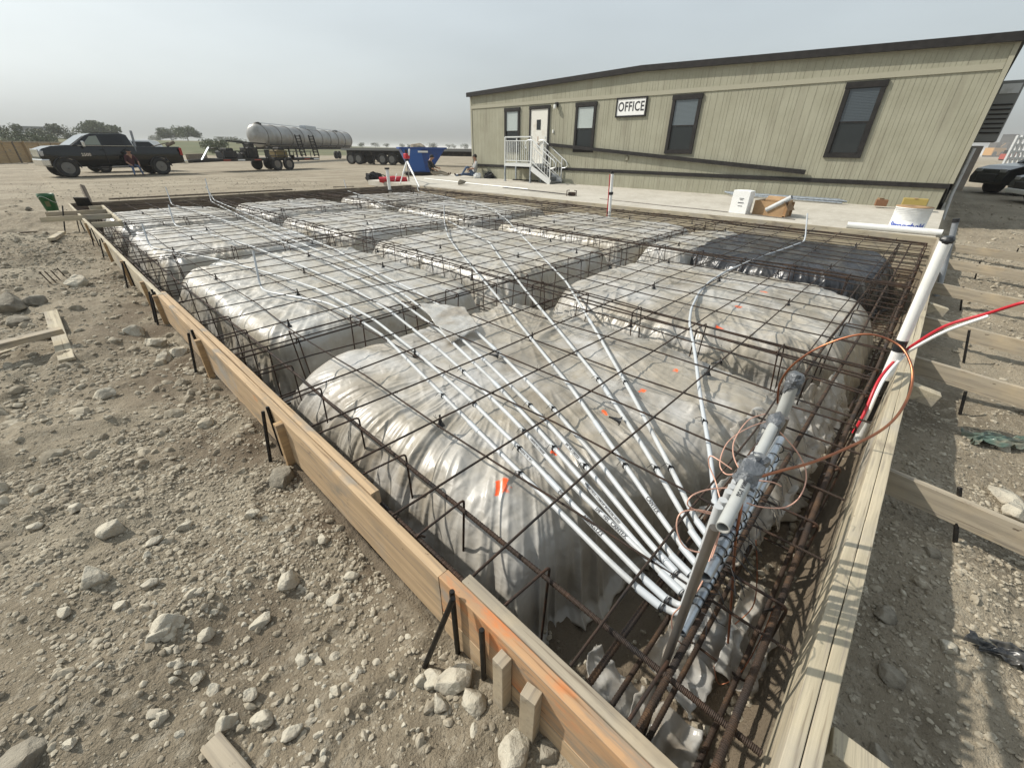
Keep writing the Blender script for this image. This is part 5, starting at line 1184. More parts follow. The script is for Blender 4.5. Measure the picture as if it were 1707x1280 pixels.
def arch(cx, r, n=9, z0=.50): # points along a wheel arch from rear to front (decreasing x)
    a0 = math.asin(max(-1, min(1, (z0-r*.8)/r))) if False else .12
    return [(cx+r*math.cos(a), .42+r*math.sin(a)) for a in np.linspace(a0, math.pi-a0, n)]
def shape_side(o, wd, prof, Ln, front=.24):
    """give an extruded car side its barrel section and tapered nose"""
    bm = bmesh.new(); bm.from_mesh(o.data)
    for z in (.62, .75, .88, 1.02, 1.15, 1.26, 1.38, 1.47): bmesh.ops.bisect_plane(bm, geom=bm.verts[:]+bm.edges[:]+bm.faces[:], plane_co=(0, 0, z), plane_no=(0, 0, 1))
    for x in (.12, .3, .55, .9): bmesh.ops.bisect_plane(bm, geom=bm.verts[:]+bm.edges[:]+bm.faces[:], plane_co=(x, 0, 0), plane_no=(1, 0, 0))
    for v in bm.verts:
        s_ = np.interp(v.co.z, [p[0] for p in prof], [p[1] for p in prof])+front*max(0, 1-v.co.x/.95)**2+.05*max(0, 1-(Ln-v.co.x)/.5)**2
        v.co.y += s_ if v.co.y < wd/2 else -s_
    bmesh.ops.recalc_face_normals(bm, faces=bm.faces); bm.to_mesh(o.data); bm.free()
    for p in o.data.polygons: p.use_smooth = abs(p.normal.y) > .8
    b = o.modifiers.new('bevel', 'BEVEL'); b.width = .03; b.segments = 3; b.limit_method = 'ANGLE'; b.angle_limit = .6
F_, B_ = Zp(122, 296.5, -.27), Zp(275, 291.5, -.27); dT = B_-F_; wb = math.hypot(dT[0], dT[1]); hT = math.atan2(dT[1], dT[0])
fa = .84
tr = empty('pickup_truck', (F_[0]-math.cos(hT)*fa, F_[1]-math.sin(hT)*fa, -.27), hT, 'black crew cab pickup truck with chrome bumper coupled to the equipment trailer', 'pickup truck')
ra = fa+wb; TL = ra+1.32
poly = [(x, z/1.09) for x, z in ((.05, .60), (.0, .78), (.02, 1.08), (.07, 1.24), (.20, 1.34), (.55, 1.45), (1.36, 1.50), (1.7, 1.49), (3.98, 1.475), (4.04, 1.46), (TL-.03, 1.47), (TL, 1.39), (TL, .72), (TL-.1, .62))]
low = arch(ra, .53)[::1]; lowf = arch(fa, .53)
poly = [(x, z*1.09) for x, z in poly]+[(ra+.55, .56)]+low+[(ra-.55, .50), (fa+.55, .50)]+lowf+[(fa-.55, .56)]
W2 = .99
mb = MB(); mb.prism(poly, .02, 2*W2); shape_side(mb.build('body', m_paint, tr, fixn=True), 2*W2, [(.5, .09), (.72, .03), (.95, 0), (1.2, .01), (1.36, .05), (1.57, .11)], TL)
gh = [(1.30, 1.46), (2.08, 1.97), (2.34, 2.055), (3.70, 2.09), (3.90, 2.03), (4.02, 1.45)]
tp = lambda x, z, sd: (.05+.16*(z-1.46)/.62) if sd == 0 else (2*W2-.05-.16*(z-1.46)/.62)
mb = MB(); mb.prism(gh, 0, 0, top=tp); mb.build('cab', m_paint, tr, bevel=.03, fixn=True)
def sidewin(poly_, name, mat=m_vglass):
    mb = MB(); v = [(x, tp(x, z, 0)-.012, z) for x, z in poly_]; mb._add(v+[(x, y+.01, z) for x, y, z in v], [tuple(range(len(v))), tuple(reversed(range(len(v), 2*len(v))))], False); mb.build(name, mat, tr)
sidewin([(1.80, 1.52), (2.24, 1.92), (2.56, 1.96), (2.58, 1.52)], 'front_window', M('painted view through glass', (.20, .22, .18), .08)); sidewin([(2.68, 1.52), (2.68, 1.97), (3.56, 1.99), (3.76, 1.52)], 'rear_window')  # front pane is opaque, the bright view through it painted as its colour
mb = MB(); mb._add([(1.32, .12, 1.49), (1.32, 1.86, 1.49), (2.07, 1.72, 1.965), (2.07, .26, 1.965)], [(0, 1, 2, 3)], False); o = mb.build('windscreen', M('windscreen with painted sky glare', (.06, .07, .075), .04, spec=1), tr); o.location = (-.02, 0, .012)  # base colour lightened to stand for the sky's glare
mb = MB(); mb.box((.14, W2, .70), (.34, 1.70, .34)); mb.build('front_bumper', m_silver, tr, bevel=.05)
mb = MB(); mb.box((.04, W2, 1.13), (.06, 1.2, .36)); mb.build('grille', m_silver, tr, bevel=.02)
for s in (.22, 2*W2-.22): mb = MB(); mb.box((.22, s+(.04 if s < 1 else -.04), 1.12), (.36, .14, .25)); mb.build('headlight', m_lens, tr, bevel=.03)
for s in (.02, 2*W2-.02): mb = MB(); mb.box((TL-.06, s, 1.22), (.14, .06, .40)); mb.build('tail_light', m_tail, tr, bevel=.02)
mb = MB(); mb.box((TL+.08, W2, .66), (.2, 1.9, .2)); mb.build('rear_bumper', m_silver, tr, bevel=.03)
mb = MB(); mb.box((1.80, -.10, 1.56), (.12, .20, .27)); mb.build('mirror', m_silver, tr, bevel=.03)
for x in (2.63, 3.66): mb = MB(); mb.box((x, .012, 1.05), (.012, .01, .90)); mb.build('door_seam', m_blackp, tr)
for x in (2.50, 3.52): mb = MB(); mb.box((x, .005, 1.30), (.18, .04, .03)); mb.build('door_handle', m_paint, tr, bevel=.008)
t = text_mesh('badge', '2500', .20, m_silver, tr, ext=.004, bold=.004); t.matrix_local = Matrix.Translation((1.78, .002, 1.06)) @ Matrix.Rotation(math.pi/2, 4, 'X')
mb = MB(); mb.box((2.9, .02, .44), (2.3, .16, .05)); mb.build('side_step', m_dark, tr)
for x in (fa, ra):
    wheel(tr, x, .14, .455, .27, -1); wheel(tr, x, 2*W2-.14, .455, .27, 1)
for cx_ in (fa, ra):
    mb = MB(); mb.tube([(cx_+.54*math.cos(a), .012, .42+.54*math.sin(a)) for a in np.linspace(.05, math.pi-.05, 16)], .028, 6); mb.build('wheel_arch', m_blackp, tr)
mb = MB(); mb.bar((1.6, .05, 1.49), (4.0, .05, 1.485), .02, .02); mb.build('window_sill', m_silver, tr)
mb = MB(); mb.box((1.30, W2, 1.49), (.4, 1.7, .03)); mb.build('cowl', m_blackp, tr)
mb = MB(); mb.bar((3.12, .055, 1.52), (3.12, .185, 2.0), .04, .02, up=(1, 0, 0)); mb.build('door_pillar', m_paint, tr)
mb = MB(); mb.tube([(2.4, .35, 2.10), (3.7, .35, 2.11)], .015, 6); mb.build('roof_strip', m_blackp, tr)
# things in the bed
def local(o, p): return Matrix.Translation(o.location) @ o.rotation_euler.to_matrix().to_4x4() @ Vector(p)
mb = MB(); mb.bar((4.09, .12, 1.2), (4.20, .2, 2.24), .05, .13); o = mb.build('tool_board', m_pvcg); o.matrix_world = Matrix.Translation(tr.location) @ Matrix.Rotation(hT, 4, 'Z'); tag(o, 'grey board standing upright in the pickup bed behind the cab', 'board')
mb = MB(); mb.tube([(5.0, .4, 1.46), (5.9, .3, 1.70)], .025, 8); mb.tube([(5.75, .3, 1.53), (6.2, .3, 1.72)], .09, 10); o = mb.build('hose_roll', m_wdark); o.matrix_world = Matrix.Translation(tr.location) @ Matrix.Rotation(hT, 4, 'Z'); tag(o, 'dark pole and roll sticking over the pickup tailgate', 'pole')
sit = dict(pel=(0, 0, .50), waist=(.03, 0, .70), chest=(.10, 0, .92), neck=(.16, 0, 1.10), head=(.22, 0, 1.22), shl=(.08, .19, 1.0), ell=(.20, .28, .74), wrl=(.42, .20, .58), shr=(.08, -.19, 1.0), elr=(.18, -.28, .72), wrr=(.40, -.20, .58),
           hpl=(.06, .10, .49), knl=(.45, .14, .50), anl=(.50, .20, .09), tol=(.68, .22, .05), hpr=(.06, -.10, .49), knr=(.46, -.16, .46), anr=(.70, -.26, .09), tor=(.88, -.30, .05))
pp = local(tr, (3.55, -.14, 0)); person((pp.x, pp.y, -.27), hT-math.pi/2, sit, m_hair, 'person in dark red top and jeans sitting on the black pickup side step', cap=m_black_cloth, torsom=m_dshirt)
# vehicle parked behind the pickup: only its roofline shows
def suv(name, loc_, rz, label, paint, L=4.8, H=1.75, front=True):
    o = empty(name, loc_, rz, label, 'car'); f, r = .92, L-.95
    poly = [(.04, .40), (0, .62), (.10, .88), (.45, 1.0), (1.35, 1.10), (L-.15, 1.12), (L, .9), (L-.03, .45)]
    poly = poly+[(r+.42, .42)]+[(r+.40*math.cos(a), .38+.40*math.sin(a)) for a in np.linspace(.12, math.pi-.12, 8)]+[(r-.42, .32), (f+.42, .32)]+[(f+.40*math.cos(a), .38+.40*math.sin(a)) for a in np.linspace(.12, math.pi-.12, 8)]+[(f-.42, .36)]
    mb = MB(); mb.prism(poly, 0, 1.9); mb.build('body', paint, o, bevel=.05, fixn=True)
    gh = [(1.25, 1.09), (2.05, H-.08), (2.4, H), (L-1.0, H), (L-.5, H-.08), (L-.12, 1.10)]
    tp2 = lambda x, z, sd: (.06+.24*(z-1.09)/.66) if sd == 0 else (1.84-.24*(z-1.09)/.66)
    mb = MB(); mb.prism(gh, 0, 0, top=tp2); mb.build('cabin', paint, o, bevel=.04, fixn=True)
    for sd in (0, 1):
        for pl in ([(1.55, 1.14), (2.12, H-.15), (2.75, H-.12), (2.8, 1.14)], [(2.9, 1.14), (2.88, H-.12), (L-1.05, H-.12), (L-.55, 1.16)]):
            mb = MB(); v = [(x, tp2(x, z, sd)+(-.012 if sd == 0 else .012), z) for x, z in pl]; mb._add(v, [tuple(range(len(v)))], False); mb.build('side_window', m_vglass, o)
    mb = MB(); mb._add([(1.30, .2, 1.13), (1.30, 1.7, 1.13), (2.0, 1.6, H-.10), (2.0, .3, H-.10)], [(0, 1, 2, 3)], False); w_ = mb.build('windscreen', m_vglass, o); w_.location = (-.03, 0, .02)
    for s in (.28, 1.62): mb = MB(); mb.box((.22, s, .84), (.34, .36, .13)); mb.build('headlight', m_lens, o, bevel=.03)
    for s in (.03, 1.87): mb = MB(); mb.box((.48, s, .86), (.22, .03, .08)); mb.build('side_marker', m_yel, o)
    mb = MB(); mb.box((.03, .95, .60), (.08, 1.1, .26)); mb.build('grille', m_blackp, o, bevel=.02)
    for x in (f, r): wheel(o, x, .11, .36, .22, -1, spokes=9); wheel(o, x, 1.79, .36, .22, 1, spokes=9)
    return o
p = local(tr, (2.7, 4.6, 0)); suv('parked_car', (p.x, p.y, -.27), hT+.02, 'white roofed car parked behind the black pickup', m_white, L=4.9, H=1.86)
p = Zp(1650, 327, -.30)
c_ = suv('parked_car', (p[0]-.2, p[1]-.1, -.32), math.radians(-62), 'black car with amber side lamp parked beyond the office end', m_paint); c_.scale = (1.12, 1.12, 1.18)
p = Zp(1690, 343, -.3); c_ = suv('parked_car', (p[0]+.2, p[1]-.30, -.32), math.radians(-72), 'dark car with a white lower grille nearer than the black car', M('dark green paint', (.006, .009, .008), .2)); mb = MB(); mb.box((.0, .95, .42), (.10, 1.7, .16)); mb.build('bumper_trim', m_white, c_, bevel=.03)
# equipment trailer
def placed(name, a, b_, label, cat):
    a, b_ = Vector(a), Vector(b_); d = b_-a; return empty(name, a, math.atan2(d.y, d.x), label, cat), math.hypot(d.x, d.y)
h_ = local(tr, (TL+.25, W2-1.0, 0))
w1 = Zp(464, 284.5, -.27); axl = 1.0
et = empty('equipment_trailer', (w1[0], w1[1], -.27), math.atan2(w1[1]-h_.y, w1[0]-h_.x), 'black flatbed equipment trailer with upright loading ramps behind the pickup', 'trailer')
xh = -(math.hypot(h_.x-w1[0], h_.y-w1[1])); Wd = 2.1; xr = axl+1.0
for _ in range(60):
    q_ = ROT.T @ (np.array([w1[0]+xr*math.cos(et.rotation_euler.z), w1[1]+xr*math.sin(et.rotation_euler.z), .45])-CPOS)
    if PPX+FPX*q_[0]/q_[2] > 533: break
    xr += .1
print('trailer rear', xr)
mb = MB()
for y in (0.10, Wd): mb.box(((xh+2.2+xr)/2, y, .72), (xr-xh-2.2, .10, .16))
mb.box(((xh+2.2+xr)/2, Wd/2+.05, .79), (xr-xh-2.2, Wd-.1, .05)); mb.bar((xh+2.2, .1, .72), (xh, Wd/2, .62), .1, .15); mb.bar((xh+2.2, Wd, .72), (xh, Wd/2, .62), .1, .15); mb.build('deck_frame', m_frame, et)
mb = MB(); mb.bar((xh+2.0, .05, 1.25), (xr, .05, 1.25), .05, .05)
for x in np.linspace(xh+2.2, xr, 11): mb.box((x, .05, 1.02), (.04, .04, .46))
mb.build('side_rail', m_frame, et)
for x, m_ in ((xh+2.4, m_orange), (xh+3.4, m_white), (xh+4.6, m_orange), (xr-1.2, m_orange), (xr-.3, m_white)): mb = MB(); mb.box((x, .04, .72), (.5, .012, .07)); mb.build('reflector', M('reflector tape', (.30, .05, .03), .5) if m_ is m_orange and 'reflector tape' not in bpy.data.materials else (bpy.data.materials['reflector tape'] if m_ is m_orange else m_white), et)
mb = MB(); mb.box(((axl)/2, -.02, .98), (axl+.95, .34, .05)); mb.box((-.47, -.02, .86), (.05, .34, .26)); mb.box((axl+.47, -.02, .86), (.05, .34, .26)); mb.build('fender', m_frame, et)
for x in (0, axl): wheel(et, x, .0, .42, .24, -1, rim=m_galvd, spokes=5); wheel(et, x, Wd+.15, .42, .24, 1, rim=m_galvd, spokes=5)
for x in (xr-1.5, xr-.25):
    mb = MB()
    for s in (0, .42): mb.bar((x+s-.08, .15, .9), (x+s-.22, .25, 2.35), .07, .10)
    for k in range(8): mb.bar((x-.08-.0175*k, .17, 1.0+.18*k), (x+.34-.0175*k, .17, 1.0+.18*k), .05, .05)
    mb.build('loading_ramp', m_frame, et)
mb = MB(); mb.bar((xh+1.1, .6, .75), (xh+1.75, .6, 1.45), .12, .05); mb.build('tongue_jack', m_galv, et)
def cargo(x, y, z, d, label, mat, name='machine', cat='machine'):
    o = empty(name, Matrix.Translation(et.location) @ et.rotation_euler.to_matrix().to_4x4() @ Vector((x, y, z)), et.rotation_euler.z, label, cat)
    mb = MB(); mb.box((0, 0, d[2]*.35), (d[0], d[1], d[2]*.7)); mb.build('body', mat, o, bevel=.06)
    mb = MB(); mb.box((d[0]*.1, 0, d[2]*.82), (d[0]*.55, d[1]*.7, d[2]*.3)); mb.build('hood', m_frame, o, bevel=.04)
    mb = MB(); mb.tube([(-d[0]*.5, -d[1]*.3, d[2]*.5), (-d[0]*.8, -d[1]*.3, d[2]*.95), (-d[0]*.8, d[1]*.3, d[2]*.95)], .03, 6); mb.build('handle', m_pin, o); return o
cargo(xh+3.0, .9, .82, (.9, 1.0, .62), 'black box shaped machine at the front of the equipment trailer', m_blackp)
cargo(-1.3, .9, .82, (.7, 1.0, .95), 'dark compact engine unit on the middle of the trailer', m_frame)
cargo(1.1, 1.0, .82, (.9, .9, .7), 'yellow and dark compactor over the trailer wheels', M('dusty yellow', (.20, .14, .045), .7))
cargo(xh+4.3, 1.0, .82, (.7, .8, .45), 'low dark drum machine beside the black box machine', m_frame)
mb = MB(); mb.bar((xh+3.4, 1.2, 1.85), (0.4, 1.2, 1.70), .09, .09); o = mb.build('steel_beam', m_frame); o.matrix_world = Matrix.Translation(et.location) @ et.rotation_euler.to_matrix().to_4x4(); tag(o, 'long dark boom lying over the trailer machines', 'boom')
# tank trailer
RT = 1.05
A = Dp(428, 229.5, RT*FPX/16.8); B = Dp(576, 232.5, RT*FPX/11.2); A[2] = B[2] = (A[2]+B[2])/2
tk, LT = placed('tank_trailer', (A[0], A[1], -.25), (B[0], B[1], -.25), 'long silver tank trailer with a manway box on top', 'tank trailer')
zc = float(A[2])+.25
MX = Matrix.Translation((0, 0, zc)) @ Matrix.Rotation(math.pi/2, 4, 'Y')
mb = MB(); mb.lathe([(0, -.35), (RT*.45, -.27), (RT*.8, -.12), (RT*.97, 0), (RT, .1), (RT, LT-.1), (RT*.97, LT), (RT*.8, LT+.12), (RT*.45, LT+.27), (0, LT+.35)], 40, M=MX); mb.build('tank', m_tank, tk)
for x in np.linspace(.4, LT-.2, 10): mb = MB(); mb.tube([(x, math.cos(a)*(RT+.015), zc+math.sin(a)*(RT+.015)) for a in np.linspace(0, 6.283, 37)[:-1]], .045, 6, closed=True); mb.build('ring', m_galvd, tk)
mb = MB(); mb.box((LT*.50, 0, zc+RT+.12), (LT*.12, .8, .45)); mb.build('manway_box', m_galv, tk, bevel=.03)
for x in (.8, LT*.85): mb = MB(); mb.lathe([(.35, zc+RT-.05), (.35, zc+RT+.12), (.2, zc+RT+.2), (0, zc+RT+.2)], 16, M=Matrix.Translation((x, 0, 0))); mb.build('hatch', m_frame, tk)
mb = MB(); mb.tube([(.6, -.35, zc+RT+.12), (LT-.3, -.35, zc+RT+.12)], .03, 6); mb.build('top_rail', m_galv, tk)
mb = MB(); mb.box((LT*.52, 0, zc-RT-.05), (LT*1.02, 1.0, .25)); mb.box((LT*.5, -.95, zc-RT*.75), (LT*.95, .12, .14)); mb.build('chassis', m_frame, tk)
mb = MB(); mb.box((.9, -.5, zc-RT-.55), (1.3, .5, .7)); mb.build('pump_box', m_frame, tk, bevel=.03)
for x in (LT*.20, LT*.27): mb = MB(); mb.box((x, -.6, (zc-RT)/2), (.14, .14, zc-RT)); mb.build('landing_leg', m_frame, tk)
for x in (LT-2.2, LT-.9):
    for y, s in ((-1.05, -1), (1.05, 1)): wheel(tk, x, y, .52, .32, s, rim=m_rim, spokes=5)
mb = MB(); mb.box((LT-1.6, -1.05, 1.15), (2.9, .4, .06)); mb.build('fender', m_galv, tk)
# flatbed semi trailers in a row behind
def flatbed(pa, pb, zdeck, label, wheels, legs, dpa, dpb):
    a, b_ = Dp(*pa, dpa), Dp(*pb, dpb); a[2] = b_[2] = -.25
    o, L = placed('flatbed_trailer', a, b_, label, 'trailer')
    mb = MB(); mb.box((L/2, 0, zdeck-.06), (L, 2.4, .10)); mb.build('deck', m_galvd, o)
    mb = MB(); mb.box((L/2, -1.21, zdeck-.15), (L, .04, .18)); mb.build('side_rail', M('grey rail', (.20, .20, .19), .6) if 'grey rail' not in bpy.data.materials else bpy.data.materials['grey rail'], o)
    mb = MB()
    for y in (-.5, .5): mb.box((L/2, y, zdeck-.40), (L*.98, .15, .5))
    for x in np.linspace(.5, L-.5, 12): mb.box((x, 0, zdeck-.2), (.1, 2.2, .1))
    mb.build('frame', m_frame, o)
    for x in wheels:
        for y, s in ((-1.0, -1), (1.0, 1)): wheel(o, x*L, y, .52, .34, s, rim=m_rim, spokes=5)
    for x in legs:
        mb = MB()
        for y in (-.8, .8): mb.box((x*L, y, (zdeck-.5)/2), (.14, .14, zdeck-.5)); mb.box((x*L, y, .03), (.32, .32, .06))
        mb.bar((x*L, -.8, .5), (x*L, .8, .5), .06, .06); mb.build('landing_leg', m_frame, o)
    return o
flatbed((580, 246), (812, 246), 1.52, 'dark flatbed trailer behind the blue dumpster reaching to the office', (.06, .12, .30, .37), (.22,), 44, 40)
flatbed((596, 244), (690, 244), 1.50, 'second dark flatbed trailer parked beyond the tank trailer tail', (.15, .28, .80), (.5, .42), 52, 50)
# blue dumpster
dp_ = depth(Zp(700, 293, -.2)); a = Dp(667, 246, dp_); b_ = Dp(743, 246, dp_+.8)
du, LD = placed('dumpster', (a[0], a[1], -.22), (b_[0], b_[1], -.22), 'blue tapered steel dumpster heaped with dirt beside the seated men', 'dumpster')
TH = float(a[2])+.22
def frustum(x0, x1, y0, y1, X0_, X1_, Y0_, Y1_, z0, z1):
    mb = MB(); mb._add([(x0, y0, z0), (x1, y0, z0), (x1, y1, z0), (x0, y1, z0), (X0_, Y0_, z1), (X1_, Y0_, z1), (X1_, Y1_, z1), (X0_, Y1_, z1)], [(3, 2, 1, 0), (4, 5, 6, 7), (0, 1, 5, 4), (1, 2, 6, 5), (2, 3, 7, 6), (3, 0, 4, 7)], False); return mb
frustum(LD*.22, LD*.62, .1, 1.5, 0, LD, 0, 1.9, .14, TH).build('hopper', m_blue, du, bevel=.02)
mb = MB(); mb.box((LD/2, -.02, TH-.03), (LD+.1, .10, .10)); mb.box((LD/2, 1.92, TH-.03), (LD+.1, .10, .10)); mb.box((-.02, .95, TH-.03), (.1, 1.9, .1)); mb.build('rim', m_blue, du)
mb = MB(); mb._add([(LD*.24, .085, .2), (LD*.52, .085, .22), (LD*.44, -.03, TH-.1), (LD*.03, -.03, TH-.1)], [(0, 1, 2, 3)], False); o = mb.build('painted_lit_side', M('blue paint with painted sunlight', (.02, .10, .36), .4), du); o.location = (0, -.03, 0)  # lighter blue plate paints the hopper's lit side into the colour
mb = MB(); mb.box((LD*.42, .8, .07), (LD*.7, 1.4, .13)); mb.build('skid_base', m_frame, du)
mb = MB(); mb.box((LD*.48, -.06, TH-.22), (LD*.22, .01, .10)); mb.build('white_sticker', m_white, du)
v, f = RM[1]; o = mesh_np('dirt_heap', v*np.array([LD*.22, .6, .42]), f, m_dirt, smooth=True); p = Matrix.Translation(du.location) @ du.rotation_euler.to_matrix().to_4x4() @ Vector((LD*.42, .95, TH-.02)); o.location = p; tag(o, 'tan dirt heap showing over the dumpster rim', 'dirt heap')

# ---------------------------------------------------------------- beyond the yard
def hoarding(pa, pb, h, label, n, mat, top2=None):
    a, b_ = Zp(*pa, -.27), Zp(*pb, -.27); o, L = placed('wooden_hoarding', a, b_, label, 'fence')
    for k in range(n):
        mb = MB(); w_ = L/n; mb.box((w_*(k+.5), RNG.uniform(-.03, .03), h/2), (w_-.04, .05, h*RNG.uniform(.985, 1.0))); mb.build('panel', mat, o)
    for k in range(n+1): mb = MB(); mb.box((L/n*k, -.06, h/2), (.12, .08, h+.03)); mb.build('post', m_wdark if k % 3 == 2 else mat, o)
    mb = MB(); mb.box((L/2, -.055, h-.05), (L, .07, .10)); mb.build('top_rail', m_wgrey, o)
hoarding((-130, 277), (52, 271), 1.75, 'tall plywood hoarding at the left picture edge behind the pickup nose', 9, m_fence)
hoarding((54, 271), (150, 262), 1.75, 'second plywood hoarding run behind the pickup cab', 6, m_fence)
mb = MB(); a, b_ = Zp(315, 269, -.25), Zp(345, 267, -.25); mb.bar(Vector(a)+Vector((0, 0, .35)), Vector(b_)+Vector((0, 0, .35)), .3, .7); tag(mb.build('timber_stack', m_wdark), 'low brown timber stack behind the pickup tail', 'timber stack')
# grassy rise
n = 140; az = np.linspace(math.radians(35), math.radians(150), 120); rr = np.concatenate([np.linspace(85, 320, 40), np.linspace(340, 1400, 20)])
AZ, RR = np.meshgrid(az, rr, indexing='ij')
Xh, Yh = RR*np.cos(AZ), RR*np.sin(AZ)
lft = sstep(math.radians(52), math.radians(76), AZ)
Zh = -.6+sstep(90, 190, RR)*(.3+3.0*lft)+sstep(200, 520, RR)*4*lft*(.6+.5*fbm(AZ*9, RR*.004, 0, 5))+.4*fbm(Xh*.03, Yh*.03, 0, 8)*sstep(90, 130, RR)+sstep(600, 1300, RR)*(2+3*lft)
hl = mesh_np('hills', np.stack([Xh, Yh, Zh], -1).reshape(-1, 3), gridF(len(az), len(rr))[:, ::-1], m_grass); tag(hl, 'dry grassy rise beyond the yard', 'hills', kind='structure')
def hill_z(x, y):
    a_, r_ = math.atan2(y, x), math.hypot(x, y)
    if r_ < 90: return -.3
    l_ = float(sstep(math.radians(52), math.radians(76), a_))
    return -.6+float(sstep(90, 190, r_))*(.3+3.0*l_)+float(sstep(200, 520, r_))*4*l_*.6
def tree(px, w_px, top_py, base_py, D, label, kind, seed, leaf=0, nleaf=1500, group='trees beyond the yard', spread=1.0):
    base = Dp(px, base_py, D); top = Dp(px, top_py, D); H = float(top[2]-base[2]); Wd_ = w_px/FPX*D; r = np.random.default_rng(seed)
    zg = hill_z(base[0], base[1]); b0 = min(float(base[2]), zg+.5)
    o = empty('tree' if kind == 't' else 'shrub', (base[0], base[1], b0), 0, label, 'tree' if kind == 't' else 'shrub', group)
    H = float(top[2])-b0
    mb = MB(); cr = H*.45 if kind == 't' else H*.15
    mb.tube([(0, 0, -.5), (.02*H, 0, cr*.5), (0, .02*H, cr)], [H*.035, H*.028, H*.02], 7)
    cl = []
    for k in range(11 if kind == 't' else 8):
        a_, e_ = r.uniform(0, 6.28), r.uniform(.25, 1.0); q = Vector((math.cos(a_)*Wd_*.36*e_*spread, math.sin(a_)*Wd_*.36*e_, cr*.75+(H-cr*.75)*r.uniform(.15, .80)*(1.15-.35*e_)))
        mb.tube([(0, 0, cr*.8), tuple(q*.55+Vector((0, 0, cr*.3))), tuple(q)], [H*.015, H*.008, H*.003], 5); cl.append((q, Wd_*r.uniform(.13, .24)))
    mb.build('trunk', m_bark, o)
    V_, F_2 = [], []; per = nleaf//len(cl); ls = Wd_*.022
    for q, rad in cl:
        d = r.normal(size=(per, 3)); d /= np.linalg.norm(d, axis=1)[:, None]; c = np.array(q)+d*(rad*r.random((per, 1))**.45)*np.array([1.1, 1.1, .75])
        c[:, 2] = np.minimum(c[:, 2], H)
        u_ = r.normal(size=(per, 3)); u_ /= np.linalg.norm(u_, axis=1)[:, None]; v_ = np.cross(u_, r.normal(size=(per, 3))); v_ /= np.linalg.norm(v_, axis=1)[:, None]; s_ = ls*r.uniform(.6, 1.5, (per, 1))
        base_i = len(V_)*per*4; V_.append(np.stack([c-u_*s_, c+v_*s_*.6, c+u_*s_, c-v_*s_*.6], 1).reshape(-1, 3))
    V_ = np.concatenate(V_); F_2 = np.arange(len(V_)).reshape(-1, 4); mesh_np('crown', V_, F_2, m_leaf[leaf], smooth=False, parent=o)
tree(176, 62, 203, 240, 150, 'dense round oak rising behind the pickup cab', 't', 1, 0, 5200)
tree(288, 40, 214, 240, 170, 'smaller half of the oak pair right of the pickup cab', 't', 2, 0, 3600)
tree(315, 44, 210, 240, 165, 'taller half of the oak pair right of the pickup cab', 't', 3, 0, 4200)
tree(25, 56, 206, 246, 95, 'sparse thorny tree at the left edge above the hoarding', 't', 4, 1, 1700)
tree(55, 58, 220, 244, 85, 'low leaning green bush above the hoarding', 's', 5, 0, 2600, spread=1.3)
tree(92, 56, 207, 246, 110, 'grey green open tree left of the pickup roof', 't', 6, 1, 2600)
tree(125, 30, 220, 246, 110, 'small dull tree just left of the windscreen', 't', 7, 1, 1400)
tree(150, 36, 219, 243, 120, 'olive bush between the windscreen and the dense oak', 's', 8, 0, 1800)
tree(262, 24, 225, 242, 190, 'small hazy oak left of the oak pair', 't', 9, 1, 1200)
tree(368, 52, 233, 256, 75, 'bright olive shrub left of the tank end', 's', 10, 0, 2200)
tree(346, 36, 230, 246, 140, 'grey hazy shrub beyond the grass field', 's', 11, 1, 1200)
tree(400, 34, 229, 250, 150, 'hazy tree partly hidden by the tank end', 't', 12, 1, 1400)
tree(372, 40, 229, 242, 260, 'faint far tree on the rise left of the tank', 't', 13, 1, 900)
for k, (px, wd, tp_, D) in enumerate(((604, 20, 237.5, 260), (626, 17, 238.5, 260), (645, 15, 239.5, 300), (672, 14, 239, 280), (681, 13, 240, 300), (700, 16, 240, 320), (722, 24, 238.5, 240), (748, 12, 239.5, 300), (757, 12, 240, 300), (775, 18, 240, 280))):
    tree(px, wd, tp_, 247, D, 'small far tree in the hazy row above the flatbed trailers', 't', 40+k, 1, 700, group='far tree row')
mb = MB(); c = Dp(57, 216, 230); L = 46/FPX*230; mb.box((0, 0, 0), (L, 8, 3.0)); mb.box((0, 0, 1.7), (L*1.08, 9, .5)); fb = mb.build('far_house', M('far grey wall', (.16, .17, .18), .9), loc=(c[0], c[1], c[2]-.6), rot=(0, 0, math.radians(-8))); tag(fb, 'long low grey building far behind the left bushes', 'building')
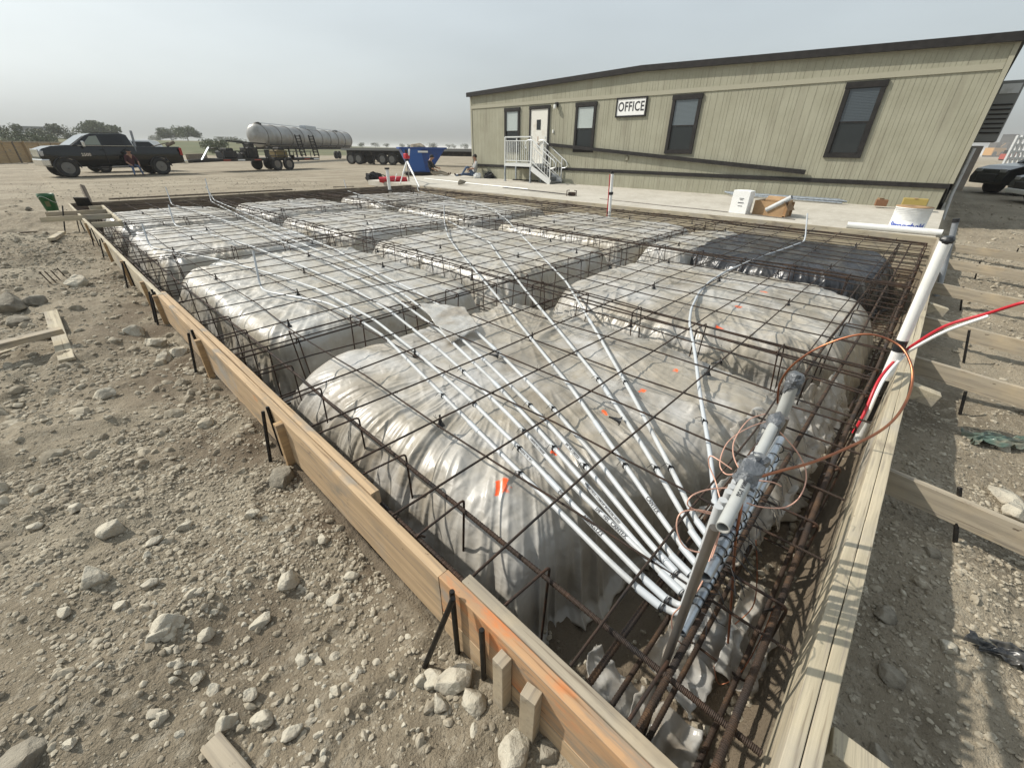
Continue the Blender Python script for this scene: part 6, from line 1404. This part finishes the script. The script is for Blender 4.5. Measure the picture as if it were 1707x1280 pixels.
# far right: plant yard seen past the end of the office
def crate_frame(px, py, D, w_px, h_px, label, mat):
    c = Dp(px, py, D); w_ = w_px/FPX*D; h_ = h_px/FPX*D; o = empty('steel_framework', (c[0], c[1], -.3), math.radians(-40), label, 'framework')
    for k in range(6):
        mb = MB(); mb.bar((w_*(k/5-.5), 0, 0), (w_*(k/5-.5), 0, h_), .25, .25, up=(1, 0, 0)); mb.build('post', mat, o)
    for k in range(5): mb = MB(); mb.bar((-w_/2, .02, h_*(k+.6)/5), (w_/2, .02, h_*(k+.6)/5), .2, .22); mb.build('rail', mat, o)
crate_frame(1698, 262, 55, 44, 48, 'pale steel framework far right beyond the parked cars', m_pvc)
def yard_thing(px, py, D, w_px, h_px, label, name, cat, mat, mat2):
    c = Zp(px, py, -.3); d0 = depth(c); w_ = w_px/FPX*d0; h_ = h_px/FPX*d0; o = empty(name, (c[0], c[1], -.3), math.radians(-35), label, cat)
    mb = MB(); mb.box((0, 0, h_*.35), (w_, w_*.5, h_*.5)); mb.build('body', mat, o, bevel=.08)
    mb = MB(); mb.box((-w_*.2, 0, h_*.75), (w_*.4, w_*.4, h_*.4)); mb.build('cab', mat2, o, bevel=.06)
    mb = MB(); mb.bar((w_*.1, 0, h_*.5), (w_*.6, 0, h_*.9), .25, .3); mb.build('boom', mat, o)
    for s in (-.3, .3): mb = MB(); mb.tube([(s*w_, -w_*.28, h_*.18), (s*w_, w_*.28, h_*.18)], h_*.18, 14); mb.build('wheel', m_tyre, o)
yard_thing(1653, 262, 60, 26, 22, 'orange loader far right behind the office end', 'loader', 'machine', m_yel, m_frame)
yard_thing(1680, 268, 60, 26, 16, 'red hose reel machine far right in front of the framework', 'reel_machine', 'machine', M('machine red', (.30, .05, .035), .6), m_frame)
yard_thing(1672, 262, 70, 34, 34, 'dark plant machine far right behind the orange loader', 'plant_machine', 'machine', m_frame, m_vglass)
# ---------------------------------------------------------------- hazy air
HZ = 0.0005
mb = MB(); mb.box((0, 0, 6.5), (6400, 6400, 17)); hz = mb.build('haze', None); hz.data.materials.clear()
m = bpy.data.materials.new('haze'); m.use_nodes = True; n_ = m.node_tree; n_.nodes.remove(n_.nodes['Principled BSDF'])
pvn = n_.nodes.new('ShaderNodeVolumePrincipled'); pvn.inputs['Density'].default_value = HZ; pvn.inputs['Color'].default_value = (1, 1, 1, 1); pvn.inputs['Anisotropy'].default_value = -.1
n_.links.new(pvn.outputs[0], n_.nodes['Material Output'].inputs['Volume']); hz.data.materials.append(m)
tag(hz, 'thin pale haze over the whole yard', 'haze', kind='stuff')
